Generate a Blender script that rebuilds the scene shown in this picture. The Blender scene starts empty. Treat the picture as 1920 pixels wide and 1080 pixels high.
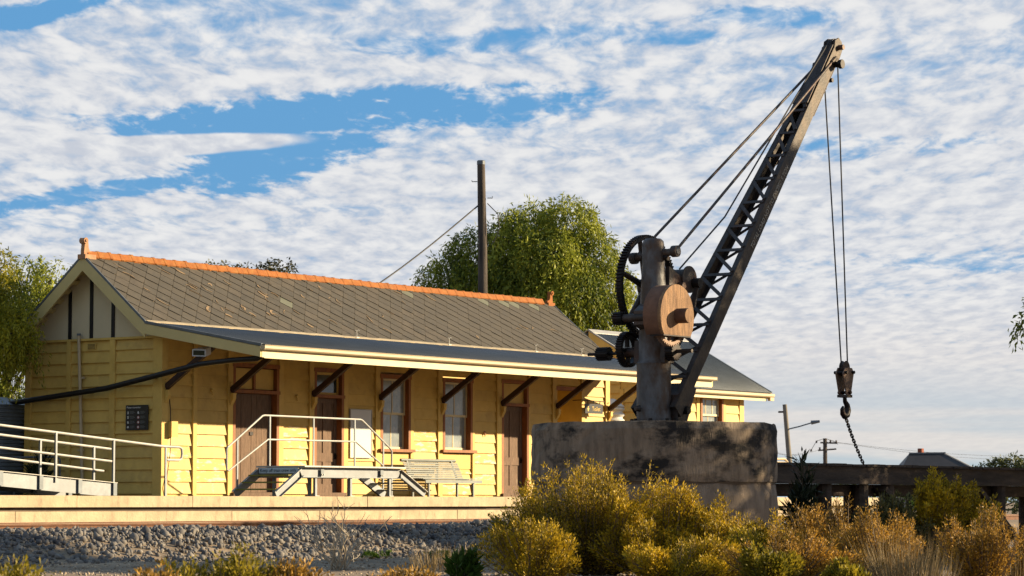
import bpy, math, random
import numpy as np
from mathutils import Vector, Matrix
random.seed(7); RNG = np.random.default_rng(11)
S = bpy.context.scene
COL = S.collection
R = math.radians

# ------------------------------------------------------------------ camera
PITCH = math.atan(402/5200)
CAM = Vector((-44.80, -40.626, -0.126))
cd = bpy.data.cameras.new('camera'); cam = bpy.data.objects.new('camera', cd); COL.objects.link(cam)
cam.location = CAM
cam.rotation_euler = (math.pi/2 + PITCH, 0, R(35) - math.pi/2)
cd.sensor_width = 36; cd.lens = 97.5; cd.clip_start = 0.5; cd.clip_end = 6000
cd.dof.use_dof = True; cd.dof.focus_distance = 46; cd.dof.aperture_fstop = 6.3
S.camera = cam

# ------------------------------------------------------------------ sun, exposure
SUN_EL = R(16.5); SUN_H = Vector((0.707, -0.707, 0)).normalized()
sun_dir = Vector((SUN_H.x*math.cos(SUN_EL), SUN_H.y*math.cos(SUN_EL), math.sin(SUN_EL)))
sl = bpy.data.lights.new('sun', 'SUN'); so = bpy.data.objects.new('sun', sl); COL.objects.link(so)
so.location = (30, -60, 40); so.rotation_euler = sun_dir.to_track_quat('Z', 'Y').to_euler()
sl.energy = 5.0; sl.angle = R(0.53); sl.color = (1.0, 0.80, 0.51)
S.view_settings.view_transform = 'Standard'; S.view_settings.look = 'None'
S.view_settings.exposure = 1.40; S.view_settings.gamma = 1
S.render.engine = 'CYCLES'

# ------------------------------------------------------------------ sky (world)
W = bpy.data.worlds.new('World'); S.world = W; W.use_nodes = True
def world_nodes():
    nt = W.node_tree; N = nt.nodes; L = nt.links; N.clear()
    def new(t, **k):
        n = N.new(t)
        for a, b in k.items(): setattr(n, a, b)
        return n
    def mth(op, a, b=None, c=None, clamp=False):
        n = new('ShaderNodeMath', operation=op, use_clamp=clamp)
        for i, v in enumerate((a, b, c)):
            if v is None: continue
            if isinstance(v, (int, float)): n.inputs[i].default_value = v
            else: L.new(v, n.inputs[i])
        return n.outputs[0]
    def sstep(v, e0, e1):
        n = new('ShaderNodeMapRange', interpolation_type='SMOOTHSTEP')
        L.new(v, n.inputs[0]); n.inputs[1].default_value = e0; n.inputs[2].default_value = e1
        return n.outputs[0]
    def comb(x, y, z=0.0):
        n = new('ShaderNodeCombineXYZ')
        for i, v in enumerate((x, y, z)):
            if isinstance(v, (int, float)): n.inputs[i].default_value = v
            else: L.new(v, n.inputs[i])
        return n.outputs[0]
    def noise(vec, scale, detail=3, rough=.5, dist=0.0):
        n = new('ShaderNodeTexNoise'); L.new(vec, n.inputs['Vector'])
        n.inputs['Scale'].default_value = scale; n.inputs['Detail'].default_value = detail
        n.inputs['Roughness'].default_value = rough; n.inputs['Distortion'].default_value = dist
        return n.outputs['Fac']
    def mixc(f, a, b):
        n = new('ShaderNodeMix', data_type='RGBA')
        if isinstance(f, (int, float)): n.inputs[0].default_value = f
        else: L.new(f, n.inputs[0])
        for i, v in ((6, a), (7, b)):
            if isinstance(v, tuple): n.inputs[i].default_value = (*v, 1)
            else: L.new(v, n.inputs[i])
        return n.outputs[2]
    tc = new('ShaderNodeTexCoord')
    rot = new('ShaderNodeVectorRotate', rotation_type='Z_AXIS'); L.new(tc.outputs['Generated'], rot.inputs['Vector'])
    rot.inputs['Angle'].default_value = -R(35)
    sep = new('ShaderNodeSeparateXYZ'); L.new(rot.outputs[0], sep.inputs[0])
    fx, ly, z = sep.outputs                        # forward, left, up
    sky = new('ShaderNodeTexSky', sky_type='NISHITA'); sky.sun_disc = False
    sky.sun_elevation = SUN_EL; sky.sun_rotation = math.atan2(SUN_H.x, SUN_H.y)
    sky.air_density = 1.0; sky.dust_density = 0.6; sky.ozone_density = 3.0
    zp = mth('MAXIMUM', z, 0.0)
    zz = mth('ADD', zp, 0.055)
    px = mth('DIVIDE', fx, zz); py = mth('DIVIDE', ly, zz)
    # broad bands and small cloudlets on a flat cloud layer
    big = noise(comb(mth('MULTIPLY', px, .34), mth('MULTIPLY', py, .42), 3.1), 1.25, 3, .55)
    mid = noise(comb(mth('MULTIPLY', px, 1.5), mth('MULTIPLY', py, 2.0), 1.7), 1.5, 3, .55, .3)
    warp = noise(comb(px, py, 9.0), 3.0, 2, .5)
    wv = mth('MULTIPLY', mth('SUBTRACT', warp, .5), .10)
    cl = noise(comb(mth('MULTIPLY', mth('ADD', px, wv), 10.0), mth('MULTIPLY', mth('ADD', py, wv), 23.0), .5), 1.0, 5, .58, .2)
    puff = noise(comb(mth('ADD', mth('MULTIPLY', px, 5.6), mth('MULTIPLY', mid, 1.0)), mth('ADD', mth('MULTIPLY', py, 14.5), mth('MULTIPLY', mid, 1.4)), 2.0), 1.0, 1, .4)
    # gaps of clear blue: soft ellipses in azimuth / elevation (tangent), edges broken by the noise
    fxc = mth('MAXIMUM', fx, 0.05)
    u = mth('DIVIDE', mth('MULTIPLY', ly, -1), fxc); v = mth('DIVIDE', zp, fxc)
    def gap(pxc, pyc, rx, ry, ang, amt):
        uc = (pxc-960)/5200; vc = (942-pyc)/5200
        du = mth('SUBTRACT', u, uc); dv = mth('SUBTRACT', v, vc)
        c, s = math.cos(ang), math.sin(ang)
        a = mth('ADD', mth('MULTIPLY', du, c), mth('MULTIPLY', dv, s))
        b = mth('SUBTRACT', mth('MULTIPLY', dv, c), mth('MULTIPLY', du, s))
        e = mth('ADD', mth('POWER', mth('ABSOLUTE', mth('DIVIDE', a, rx/5200)), 2.0), mth('POWER', mth('ABSOLUTE', mth('DIVIDE', b, ry/5200)), 2.0))
        e = mth('ADD', e, mth('ADD', mth('MULTIPLY', mth('SUBTRACT', mid, .5), 3.0), mth('MULTIPLY', mth('SUBTRACT', cl, .5), 2.6)))
        return mth('MULTIPLY', mth('SUBTRACT', 1.0, sstep(e, .1, 2.0)), amt)
    gaps = [gap(600, 205, 390, 34, R(4), .47), gap(500, 300, 160, 42, R(8), .42), gap(330, 236, 170, 26, R(-3), .30), gap(160, 362, 260, 14, R(9), .34),
            gap(900, 190, 190, 30, R(0), .28), gap(70, 12, 150, 22, R(10), .40), gap(1680, 270, 210, 22, R(2), .22),
            gap(1440, 25, 130, 20, 0, .22), gap(1000, 65, 320, 20, R(4), .17), gap(1850, 490, 260, 18, 0, .16), gap(1250, 60, 120, 16, 0, .2)]
    g = gaps[0]
    for k in gaps[1:]: g = mth('MAXIMUM', g, k)
    keep = gap(330, 268, 200, 16, R(2), .6)       # the tongue of cloud reaching into the gap
    dens = mth('ADD', mth('MULTIPLY', big, .42), mth('MULTIPLY', mid, .40))
    dens = mth('ADD', dens, mth('ADD', mth('MULTIPLY', cl, .66), mth('MULTIPLY', puff, .30)))
    dens = mth('ADD', mth('SUBTRACT', dens, g), keep)
    low = sstep(z, 0.165, 0.0)
    dens = mth('ADD', dens, mth('MULTIPLY', low, .20))
    dens = mth('SUBTRACT', dens, mth('MULTIPLY', sstep(z, .12, .65), .20))   # overhead the gaps between cloudlets are widened to lower the fill light
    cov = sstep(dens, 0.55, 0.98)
    # close to the horizon the layer is seen edge-on: long thin streaks
    st = noise(comb(mth('MULTIPLY', u, 3.0), mth('MULTIPLY', v, 52.0), 4.4), 1.0, 4, .55, .4)
    cov_low = sstep(st, .41, .62)
    hz = sstep(v, .058, .012)
    covn = new('ShaderNodeMix', data_type='FLOAT'); L.new(hz, covn.inputs[0]); L.new(cov, covn.inputs[2]); L.new(mth('MULTIPLY', cov_low, .85), covn.inputs[3])
    cover = mth('MULTIPLY', covn.outputs[0], .97)
    # cloud brightness: thick parts greyer, thin edges lit
    sh = mth('ADD', mth('MULTIPLY', cl, .6), mth('MULTIPLY', puff, .5))
    shade = sstep(sh, .38, .74)
    ccol = mixc(shade, (4.45, 4.7, 5.25), (6.5, 6.45, 6.4))
    ccol = mixc(mth('MULTIPLY', sstep(v, .085, .02), .75), ccol, (6.3, 5.7, 5.15))
    blue = mixc(.82, sky.outputs[0], (.85, 2.7, 5.2))
    blue = mixc(sstep(v, .085, .0), blue, (3.6, 4.4, 4.8))
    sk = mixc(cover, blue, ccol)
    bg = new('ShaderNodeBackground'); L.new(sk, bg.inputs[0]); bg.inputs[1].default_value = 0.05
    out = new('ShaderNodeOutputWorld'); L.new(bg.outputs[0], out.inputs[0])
world_nodes()

# ------------------------------------------------------------------ materials
MATS = {}
ALB = .68            # keeps the whole palette at real-world reflectance for this exposure
def mat(name, col, rough=.75, var=.25, scale=3.0, metal=0.0, bump=.0, bscale=40, stretch=(1,1,1), col2=None, thr=(.45,.6), scale2=1.2, fine=0.0, spec=.3, stretch2=None):
    """col varies in brightness with noise; col2 (worn / stained colour) appears in patches."""
    col = tuple(c*ALB for c in col); col2 = tuple(c*ALB for c in col2) if col2 else None
    m = bpy.data.materials.new(name); m.use_nodes = True; MATS[name] = m
    nt = m.node_tree; N = nt.nodes; L = nt.links
    b = N['Principled BSDF']; b.inputs['Roughness'].default_value = rough; b.inputs['Metallic'].default_value = metal
    b.inputs['Specular IOR Level'].default_value = spec
    g = N.new('ShaderNodeNewGeometry')
    mp = N.new('ShaderNodeMapping'); mp.inputs['Scale'].default_value = stretch; L.new(g.outputs['Position'], mp.inputs[0])
    n = N.new('ShaderNodeTexNoise'); n.inputs['Scale'].default_value = scale; n.inputs['Detail'].default_value = 6; n.inputs['Roughness'].default_value = .62
    L.new(mp.outputs[0], n.inputs['Vector'])
    cr = N.new('ShaderNodeValToRGB'); L.new(n.outputs['Fac'], cr.inputs[0])
    cr.color_ramp.elements[0].position = .3; cr.color_ramp.elements[1].position = .7
    cr.color_ramp.elements[0].color = (*[c*(1-var) for c in col], 1); cr.color_ramp.elements[1].color = (*[min(1, c*(1+var)) for c in col], 1)
    c = cr.outputs[0]
    if col2:
        n2 = N.new('ShaderNodeTexNoise'); n2.inputs['Scale'].default_value = scale2; n2.inputs['Detail'].default_value = 8; n2.inputs['Roughness'].default_value = .65
        if stretch2:
            mp2 = N.new('ShaderNodeMapping'); mp2.inputs['Scale'].default_value = stretch2; L.new(g.outputs['Position'], mp2.inputs[0]); L.new(mp2.outputs[0], n2.inputs['Vector'])
        else: L.new(mp.outputs[0], n2.inputs['Vector'])
        r2 = N.new('ShaderNodeMapRange'); r2.inputs[1].default_value = thr[0]; r2.inputs[2].default_value = thr[1]; L.new(n2.outputs['Fac'], r2.inputs[0])
        mx = N.new('ShaderNodeMix'); mx.data_type = 'RGBA'; L.new(r2.outputs[0], mx.inputs[0]); L.new(c, mx.inputs[6]); mx.inputs[7].default_value = (*col2, 1); c = mx.outputs[2]
    L.new(c, b.inputs['Base Color'])
    if bump:
        n3 = N.new('ShaderNodeTexNoise'); n3.inputs['Scale'].default_value = bscale; n3.inputs['Detail'].default_value = 5
        L.new(mp.outputs[0], n3.inputs['Vector'])
        bp = N.new('ShaderNodeBump'); bp.inputs['Strength'].default_value = bump; bp.inputs['Distance'].default_value = .02
        L.new(n3.outputs['Fac'], bp.inputs['Height']); L.new(bp.outputs[0], b.inputs['Normal'])
    return m
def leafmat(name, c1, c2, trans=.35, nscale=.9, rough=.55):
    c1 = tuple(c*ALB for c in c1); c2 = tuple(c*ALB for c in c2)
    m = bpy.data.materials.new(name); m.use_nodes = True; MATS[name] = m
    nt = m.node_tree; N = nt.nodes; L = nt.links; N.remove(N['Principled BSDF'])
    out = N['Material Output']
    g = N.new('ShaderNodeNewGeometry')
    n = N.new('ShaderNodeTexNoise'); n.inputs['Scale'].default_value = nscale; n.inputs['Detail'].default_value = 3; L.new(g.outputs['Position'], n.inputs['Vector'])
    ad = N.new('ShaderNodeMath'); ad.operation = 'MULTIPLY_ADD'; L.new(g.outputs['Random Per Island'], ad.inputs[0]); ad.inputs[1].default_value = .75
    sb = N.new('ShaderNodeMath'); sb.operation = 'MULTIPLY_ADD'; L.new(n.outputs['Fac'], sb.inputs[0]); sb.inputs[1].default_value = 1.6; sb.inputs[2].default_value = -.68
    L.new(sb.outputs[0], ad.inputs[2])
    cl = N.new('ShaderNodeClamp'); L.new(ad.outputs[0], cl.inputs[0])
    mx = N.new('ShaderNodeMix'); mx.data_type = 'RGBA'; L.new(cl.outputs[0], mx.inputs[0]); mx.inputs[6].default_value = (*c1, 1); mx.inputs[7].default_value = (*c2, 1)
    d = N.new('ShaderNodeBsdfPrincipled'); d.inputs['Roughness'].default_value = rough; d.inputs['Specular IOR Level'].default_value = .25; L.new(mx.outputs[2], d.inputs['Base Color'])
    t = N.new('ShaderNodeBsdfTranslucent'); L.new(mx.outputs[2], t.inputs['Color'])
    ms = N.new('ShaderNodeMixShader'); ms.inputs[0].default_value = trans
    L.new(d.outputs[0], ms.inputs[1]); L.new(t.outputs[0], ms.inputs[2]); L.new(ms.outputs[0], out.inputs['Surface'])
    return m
YEL = (.78, .52, .135)
mat('paint_yellow', YEL, .6, .10, 2.5, bump=.12, bscale=30, col2=(.66, .42, .10), thr=(.52, .74), scale2=3.0)
mat('paint_yellow_worn', YEL, .65, .13, 5.0, bump=.2, bscale=25, col2=(.84, .76, .52), thr=(.51, .60), scale2=2.4, stretch=(1, 1, 4))
mat('paint_yellow_b', (.74, .50, .14), .6, .12, 2.5, bump=.15, bscale=30, col2=(.60, .40, .12), thr=(.5, .7), scale2=4.0)
mat('paint_yellow_c', (.80, .55, .165), .6, .12, 3.5, bump=.15, bscale=30, col2=(.84, .68, .36), thr=(.58, .68), scale2=5.0)
mat('paint_cream', (.82, .68, .40), .55, .07, 2.0)
mat('gable_panel', (.74, .63, .42), .6, .05, 1.5)
mat('barge', (.70, .56, .25), .6, .07, 2.0)
mat('batten_black', (.018, .016, .016), .6, .2, 4)
mat('brown_frame', (.36, .125, .028), .6, .25, 6, col2=(.20, .07, .03), thr=(.5, .75), stretch=(4, 4, .8))
mat('brown_dark', (.055, .026, .018), .6, .3, 5)
mat('door_wood', (.20, .125, .082), .8, .35, 7, bump=.35, bscale=35, stretch=(5, 5, .6), col2=(.45, .34, .24), thr=(.60, .72), scale2=2.5)
mat('glass_pale', (.30, .34, .34), .12, .25, 3.0, col2=(.52, .52, .46), thr=(.5, .75), scale2=5, spec=.6)
mat('glass_dark', (.05, .07, .07), .08, .3, 2.0, spec=.7)
mat('slate', (.094, .078, .055), .75, .16, 2.2, bump=.15, bscale=25, col2=(.080, .070, .055), thr=(.45, .7), scale2=5)
mat('slate_b', (.108, .088, .062), .75, .18, 3.2, bump=.2, bscale=25, col2=(.075, .062, .045), thr=(.45, .7), scale2=5)
mat('slate_c', (.082, .070, .052), .75, .18, 3.2, bump=.2, bscale=25, col2=(.12, .10, .072), thr=(.52, .7), scale2=6)
mat('slate_green', (.165, .165, .115), .75, .15, 4)
mat('mortar', (.30, .205, .115), .9, .25, 9)
mat('terracotta', (.36, .110, .014), .8, .22, 5, bump=.3, bscale=30, col2=(.40, .17, .035), thr=(.48, .7), scale2=7)
mat('finial_clay', (.50, .26, .14), .85, .25, 9, bump=.3, bscale=30)
mat('roof_iron', (.052, .060, .072), .42, .18, 1.2, metal=.25)
mat('roof_iron_annex', (.075, .088, .098), .42, .18, 1.2, metal=.25)
mat('flashing', (.50, .40, .25), .7, .2, 4)
mat('gutter', (.60, .47, .29), .5, .06, 2)
mat('soffit', (.55, .38, .13), .7, .12, 3)
mat('concrete_pale', (.56, .44, .28), .85, .22, 2.4, bump=.4, bscale=25, col2=(.34, .26, .17), thr=(.52, .70), scale2=2.6, stretch2=(2.2, 1, .8))
mat('concrete_dark', (.13, .10, .075), .9, .3, 3)
mat('asphalt', (.16, .125, .09), .9, .25, 3, bump=.3, bscale=30)
mat('galv', (.21, .225, .24), .45, .18, 5, metal=.4, col2=(.19, .20, .21), thr=(.45, .7))
mat('galv_pale', (.48, .46, .42), .5, .12, 5, metal=.2)
mat('tread_yellow', (.24, .22, .04), .7, .3, 7)
mat('steel_grey', (.16, .18, .20), .5, .2, 5, metal=.3)
mat('bench_green', (.20, .215, .20), .5, .15, 5, metal=.15)
mat('white_board', (.70, .70, .68), .35, .04, 2)
mat('black_sign', (.012, .012, .014), .35, .2, 5)
mat('sign_white', (.75, .75, .72), .6, .05, 2)
mat('sign_red', (.45, .08, .08), .6, .05, 2)
mat('sign_yellow', (.80, .55, .12), .6, .05, 2)
mat('sign_blue', (.52, .62, .70), .5, .06, 4)
mat('lettering_dark', (.02, .03, .05), .6, .1, 2)
mat('black_pipe', (.012, .010, .010), .45, .2, 4)
mat('white_plastic', (.62, .64, .68), .45, .08, 5)
mat('dark_lens', (.02, .025, .03), .2, .1, 5)
mat('rail_top', (.60, .48, .36), .28, .2, 3, metal=.8)
mat('rail_rust', (.17, .072, .034), .8, .3, 9, bump=.3, bscale=50)
mat('ground', (.33, .24, .155), .95, .28, 1.4, bump=.6, bscale=18, col2=(.20, .15, .10), thr=(.45, .65), scale2=.5)
mat('drum_concrete', (.25, .19, .135), .95, .38, 2.4, bump=.55, bscale=14, stretch=(3, 3, .8), col2=(.022, .019, .017), thr=(.495, .60), scale2=1.0, stretch2=(1.1, 1.1, 1.9))
mat('drum_concrete_low', (.235, .18, .132), .95, .35, 2.4, bump=.55, bscale=14, stretch=(3, 3, .8), col2=(.05, .04, .033), thr=(.54, .70), scale2=.9)
mat('crane_iron', (.065, .052, .045), .55, .45, 5, metal=.35, bump=.3, bscale=25, col2=(.105, .045, .024), thr=(.50, .68), scale2=3.2)
mat('crane_paint', (.12, .118, .12), .5, .4, 5, metal=.2, bump=.3, bscale=22, col2=(.085, .052, .034), thr=(.46, .62), scale2=3.0, stretch=(1, 1, .6))
mat('gear_iron', (.022, .018, .017), .5, .4, 7, metal=.5, col2=(.07, .03, .018), thr=(.52, .7), scale2=4)
mat('boom_iron', (.085, .058, .038), .6, .35, 5, metal=.2, bump=.3, bscale=25, col2=(.035, .028, .025), thr=(.45, .62), scale2=2.2)
mat('boom_lettering', (.40, .36, .30), .8, .3, 9)
mat('rope', (.020, .018, .020), .6, .2, 9)
mat('drum_wood', (.30, .165, .078), .75, .5, 5, bump=.6, bscale=20, stretch=(6, 6, .7), col2=(.13, .062, .032), thr=(.48, .68), scale2=2.0)
mat('drum_wood_rim', (.17, .085, .05), .8, .4, 4, bump=.4, bscale=20, col2=(.05, .028, .02), thr=(.45, .65))
mat('hook_paint', (.25, .155, .105), .55, .3, 8, metal=.2, col2=(.09, .05, .04), thr=(.5, .7))
mat('deck_timber', (.085, .058, .042), .85, .4, 3, bump=.5, bscale=20, stretch=(.5, 2, 4), col2=(.035, .025, .02), thr=(.45, .65))
mat('pole_wood', (.12, .095, .075), .9, .4, 4, bump=.5, bscale=25, stretch=(7, 7, .5), col2=(.035, .028, .026), thr=(.45, .65), scale2=2)
mat('pole_pale', (.24, .215, .18), .9, .25, 4, stretch=(5, 5, .5))
mat('tank_iron', (.20, .23, .26), .4, .25, 2, metal=.5)
mat('tank_white', (.70, .70, .66), .5, .1, 4)
mat('bark', (.075, .052, .036), .95, .4, 6, bump=.5, bscale=20, stretch=(4, 4, 1))
mat('twig', (.20, .145, .095), .9, .3, 8)
mat('twig_pale', (.48, .40, .29), .9, .25, 8)
mat('house_tin', (.05, .043, .040), .5, .2, 2, metal=.2)
mat('house_wall', (.35, .30, .24), .8, .2, 2)
mat('brick_red', (.30, .09, .05), .9, .3, 8)
leafmat('leaf_pepper', (.065, .11, .015), (.50, .52, .05), .32, .6)
leafmat('leaf_pepper_left', (.13, .16, .014), (.66, .56, .04), .45, .7)
leafmat('leaf_dark', (.022, .032, .012), (.20, .175, .05), .25, .8)
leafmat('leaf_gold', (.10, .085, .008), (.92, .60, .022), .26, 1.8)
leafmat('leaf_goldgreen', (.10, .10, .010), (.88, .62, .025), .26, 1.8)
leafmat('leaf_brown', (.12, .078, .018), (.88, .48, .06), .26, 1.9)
leafmat('leaf_yellow', (.11, .11, .010), (.50, .38, .03), .42, 1.6)
leafmat('leaf_green', (.02, .05, .008), (.09, .17, .02), .35, 1.2)
leafmat('leaf_bright', (.06, .13, .012), (.20, .29, .03), .4, 1.4)
leafmat('leaf_oleander', (.010, .016, .008), (.05, .065, .025), .2, 1.2)
leafmat('leaf_far', (.05, .075, .022), (.19, .20, .07), .3, .3)
leafmat('straw', (.16, .105, .045), (.46, .33, .15), .3, 2)

leafmat('ballast', (.075, .074, .082), (.30, .265, .225), 0, 1.5, .85)
leafmat('pebble', (.22, .165, .115), (.62, .50, .36), 0, 1.5, .9)
# ------------------------------------------------------------------ mesh builder
WOFF = {}
class MB:
    def __init__(self): self.v = []; self.f = []; self.m = []; self.cur = 0
    def raw(self, v, f):
        o = len(self.v); self.v += [tuple(p) for p in v]; self.f += [tuple(i+o for i in q) for q in f]; self.m += [self.cur]*len(f); return self
    def box(self, p0, p1):
        x0, x1 = sorted((p0[0], p1[0])); y0, y1 = sorted((p0[1], p1[1])); z0, z1 = sorted((p0[2], p1[2]))
        return self.raw([(x0,y0,z0),(x1,y0,z0),(x1,y1,z0),(x0,y1,z0),(x0,y0,z1),(x1,y0,z1),(x1,y1,z1),(x0,y1,z1)],
                        [(0,3,2,1),(4,5,6,7),(0,1,5,4),(1,2,6,5),(2,3,7,6),(3,0,4,7)])
    def beam(self, a, b, w, h, up=(0,0,1)):
        a = Vector(a); b = Vector(b); d = (b-a).normalized(); up = Vector(up)
        s = d.cross(up)
        if s.length < 1e-4: s = d.cross(Vector((1,0,0)))
        s.normalize(); u = s.cross(d).normalized(); s *= w/2; u *= h/2
        v = [a-s-u, a+s-u, a+s+u, a-s+u, b-s-u, b+s-u, b+s+u, b-s+u]
        return self.raw(v, [(0,1,2,3),(4,7,6,5),(0,4,5,1),(1,5,6,2),(2,6,7,3),(3,7,4,0)])
    def tube(self, pts, r, n=8, caps=True):
        pts = [Vector(p) for p in pts]; k = len(pts); rr = r if isinstance(r, (list, tuple)) else [r]*k
        o = []; prev = None
        for i, p in enumerate(pts):
            d = (pts[min(i+1, k-1)] - pts[max(i-1, 0)]).normalized()
            if prev is None:
                s = d.cross(Vector((0,0,1)))
                if s.length < 1e-3: s = d.cross(Vector((0,1,0)))
            else: s = prev - d*prev.dot(d)
            s.normalize(); prev = s; u = d.cross(s)
            for j in range(n):
                an = 2*math.pi*j/n; o.append(p + (s*math.cos(an) + u*math.sin(an))*rr[i])
        f = []
        for i in range(k-1):
            for j in range(n):
                j2 = (j+1) % n; f.append((i*n+j, i*n+j2, (i+1)*n+j2, (i+1)*n+j))
        if caps: f.append(tuple(range(n-1, -1, -1))); f.append(tuple((k-1)*n+j for j in range(n)))
        return self.raw(o, f)
    def prism(self, poly, t0, t1, axis='Y'):
        """poly in the plane normal to axis; axis Y -> (x,z), X -> (y,z), Z -> (x,y)"""
        def P(a, b, t): return {'Y': (a, t, b), 'X': (t, a, b), 'Z': (a, b, t)}[axis]
        n = len(poly); v = [P(a, b, t0) for a, b in poly] + [P(a, b, t1) for a, b in poly]
        f = [tuple(range(n)), tuple(range(2*n-1, n-1, -1))] + [(i, i+n, (i+1) % n + n, (i+1) % n) for i in range(n)]
        return self.raw(v, f)
    def lathe(self, prof, c, n=32, axis='Z', jit=0.0, a0=0.0):
        v = []; js = [1 + random.uniform(-jit, jit) for _ in range(n)]
        for r, h in prof:
            for j in range(n):
                an = 2*math.pi*j/n + a0; x, y = r*js[j]*math.cos(an), r*js[j]*math.sin(an)
                v.append({'Z': (c[0]+x, c[1]+y, c[2]+h), 'Y': (c[0]+x, c[1]+h, c[2]+y), 'X': (c[0]+h, c[1]+x, c[2]+y)}[axis])
        f = []; k = len(prof)
        for i in range(k-1):
            for j in range(n): j2 = (j+1) % n; f.append((i*n+j, i*n+j2, (i+1)*n+j2, (i+1)*n+j))
        f.append(tuple(range(n-1, -1, -1))); f.append(tuple((k-1)*n+j for j in range(n)))
        return self.raw(v, f)
    def gear(self, c, ro, ri, y0, y1, nt, th):
        """toothed ring, axis Y"""
        out = []
        for i in range(nt):
            for q, rr in ((-.28, ro-th), (-.16, ro), (.16, ro), (.28, ro-th)):
                an = 2*math.pi*(i+q)/nt; out.append((math.cos(an)*rr, math.sin(an)*rr, an))
        n = len(out); v = []
        for y in (y0, y1):
            v += [(c[0]+a, c[1]+y, c[2]+b) for a, b, _ in out]
            v += [(c[0]+math.cos(an)*ri, c[1]+y, c[2]+math.sin(an)*ri) for _, _, an in out]
        f = []
        for i in range(n):
            j = (i+1) % n
            f += [(i, j, n+j, n+i), (2*n+i, 3*n+i, 3*n+j, 2*n+j), (i, 2*n+i, 2*n+j, j), (n+i, n+j, 3*n+j, 3*n+i)]
        return self.raw(v, f)
    def build(self, name, m, parent=None, smooth=False, kind=None, label=None):
        me = bpy.data.meshes.new(name)
        if parent is not None: off = Vector(WOFF[parent.name])
        else:
            a = np.array(self.v); off = Vector(((a[:,0].min()+a[:,0].max())/2, (a[:,1].min()+a[:,1].max())/2, a[:,2].min()))
        me.from_pydata([(p[0]-off.x, p[1]-off.y, p[2]-off.z) for p in self.v], [], self.f); me.update()
        ms = m if isinstance(m, (list, tuple)) else [m]
        for q in ms: me.materials.append(MATS[q])
        if len(ms) > 1: me.polygons.foreach_set('material_index', self.m)
        o = bpy.data.objects.new(name, me); COL.objects.link(o)
        if parent is not None: o.parent = parent; WOFF[o.name] = tuple(off)
        else: o.location = off; WOFF[o.name] = tuple(off)
        import bmesh
        bm = bmesh.new(); bm.from_mesh(me); bmesh.ops.recalc_face_normals(bm, faces=bm.faces); bm.to_mesh(me); bm.free()
        if smooth:
            me.polygons.foreach_set('use_smooth', [True]*len(me.polygons))
            try: me.set_sharp_from_angle(angle=R(40))
            except Exception: pass
        if kind: o['kind'] = kind
        if label: o['label'] = label
        return o
def thing(name, loc, label, cat, group=None):
    o = bpy.data.objects.new(name, None); COL.objects.link(o); o.location = loc; WOFF[o.name] = tuple(loc)
    o.empty_display_size = .2
    return tag(o, label, cat, group)
def tag(o, label, cat, group=None):
    o['label'] = label; o['category'] = cat
    if group: o['group'] = group
    return o
def B(p0, p1): return MB().box(p0, p1)
def place(mesh_obj, name, parent, world, rot=None):
    """a copy of a piece sharing its mesh"""
    o = mesh_obj.copy(); o.name = name; COL.objects.link(o); o.parent = parent
    off = WOFF[parent.name]; o.location = (world[0]-off[0], world[1]-off[1], world[2]-off[2])
    if rot is not None: o.rotation_euler = rot
    return o
def text(s, name, m, parent, origin, xdir, ydir, size, depth=.004, align='LEFT'):
    """flat lettering with real thickness; origin = baseline start, xdir reading direction"""
    cu = bpy.data.curves.new(name, 'FONT'); cu.body = s; cu.size = size; cu.extrude = depth/2; cu.align_x = align; cu.resolution_u = 3
    t = bpy.data.objects.new(name, cu); COL.objects.link(t)
    dg = bpy.context.evaluated_depsgraph_get(); me = bpy.data.meshes.new_from_object(t.evaluated_get(dg))
    bpy.data.objects.remove(t); bpy.data.curves.remove(cu)
    x = Vector(xdir).normalized(); y = Vector(ydir).normalized(); zz = x.cross(y)
    M = Matrix((( x.x, y.x, zz.x, 0), (x.y, y.y, zz.y, 0), (x.z, y.z, zz.z, 0), (0, 0, 0, 1)))
    off = Vector(WOFF[parent.name]); me.transform(Matrix.Translation(Vector(origin)-off) @ M)
    me.materials.clear(); me.materials.append(MATS[m])
    o = bpy.data.objects.new(name, me); COL.objects.link(o); o.parent = parent; WOFF[o.name] = tuple(off)
    return o
def mesh_np(name, V, F, m, parent=None, loc=(0,0,0), smooth=False):
    """fast mesh from numpy arrays (F: n x k)"""
    me = bpy.data.meshes.new(name); n = len(V); k = F.shape[1]; nf = len(F)
    V = V - np.array(loc)
    me.vertices.add(n); me.vertices.foreach_set('co', V.astype(np.float32).ravel())
    me.loops.add(nf*k); me.loops.foreach_set('vertex_index', F.astype(np.int32).ravel())
    me.polygons.add(nf); me.polygons.foreach_set('loop_start', np.arange(0, nf*k, k, dtype=np.int32))
    if smooth: me.polygons.foreach_set('use_smooth', np.ones(nf, bool))
    me.update(calc_edges=True)
    me.materials.append(MATS[m])
    o = bpy.data.objects.new(name, me); COL.objects.link(o)
    if parent is not None: o.parent = parent
    else: o.location = loc
    WOFF[o.name] = tuple(loc)
    return o
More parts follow.
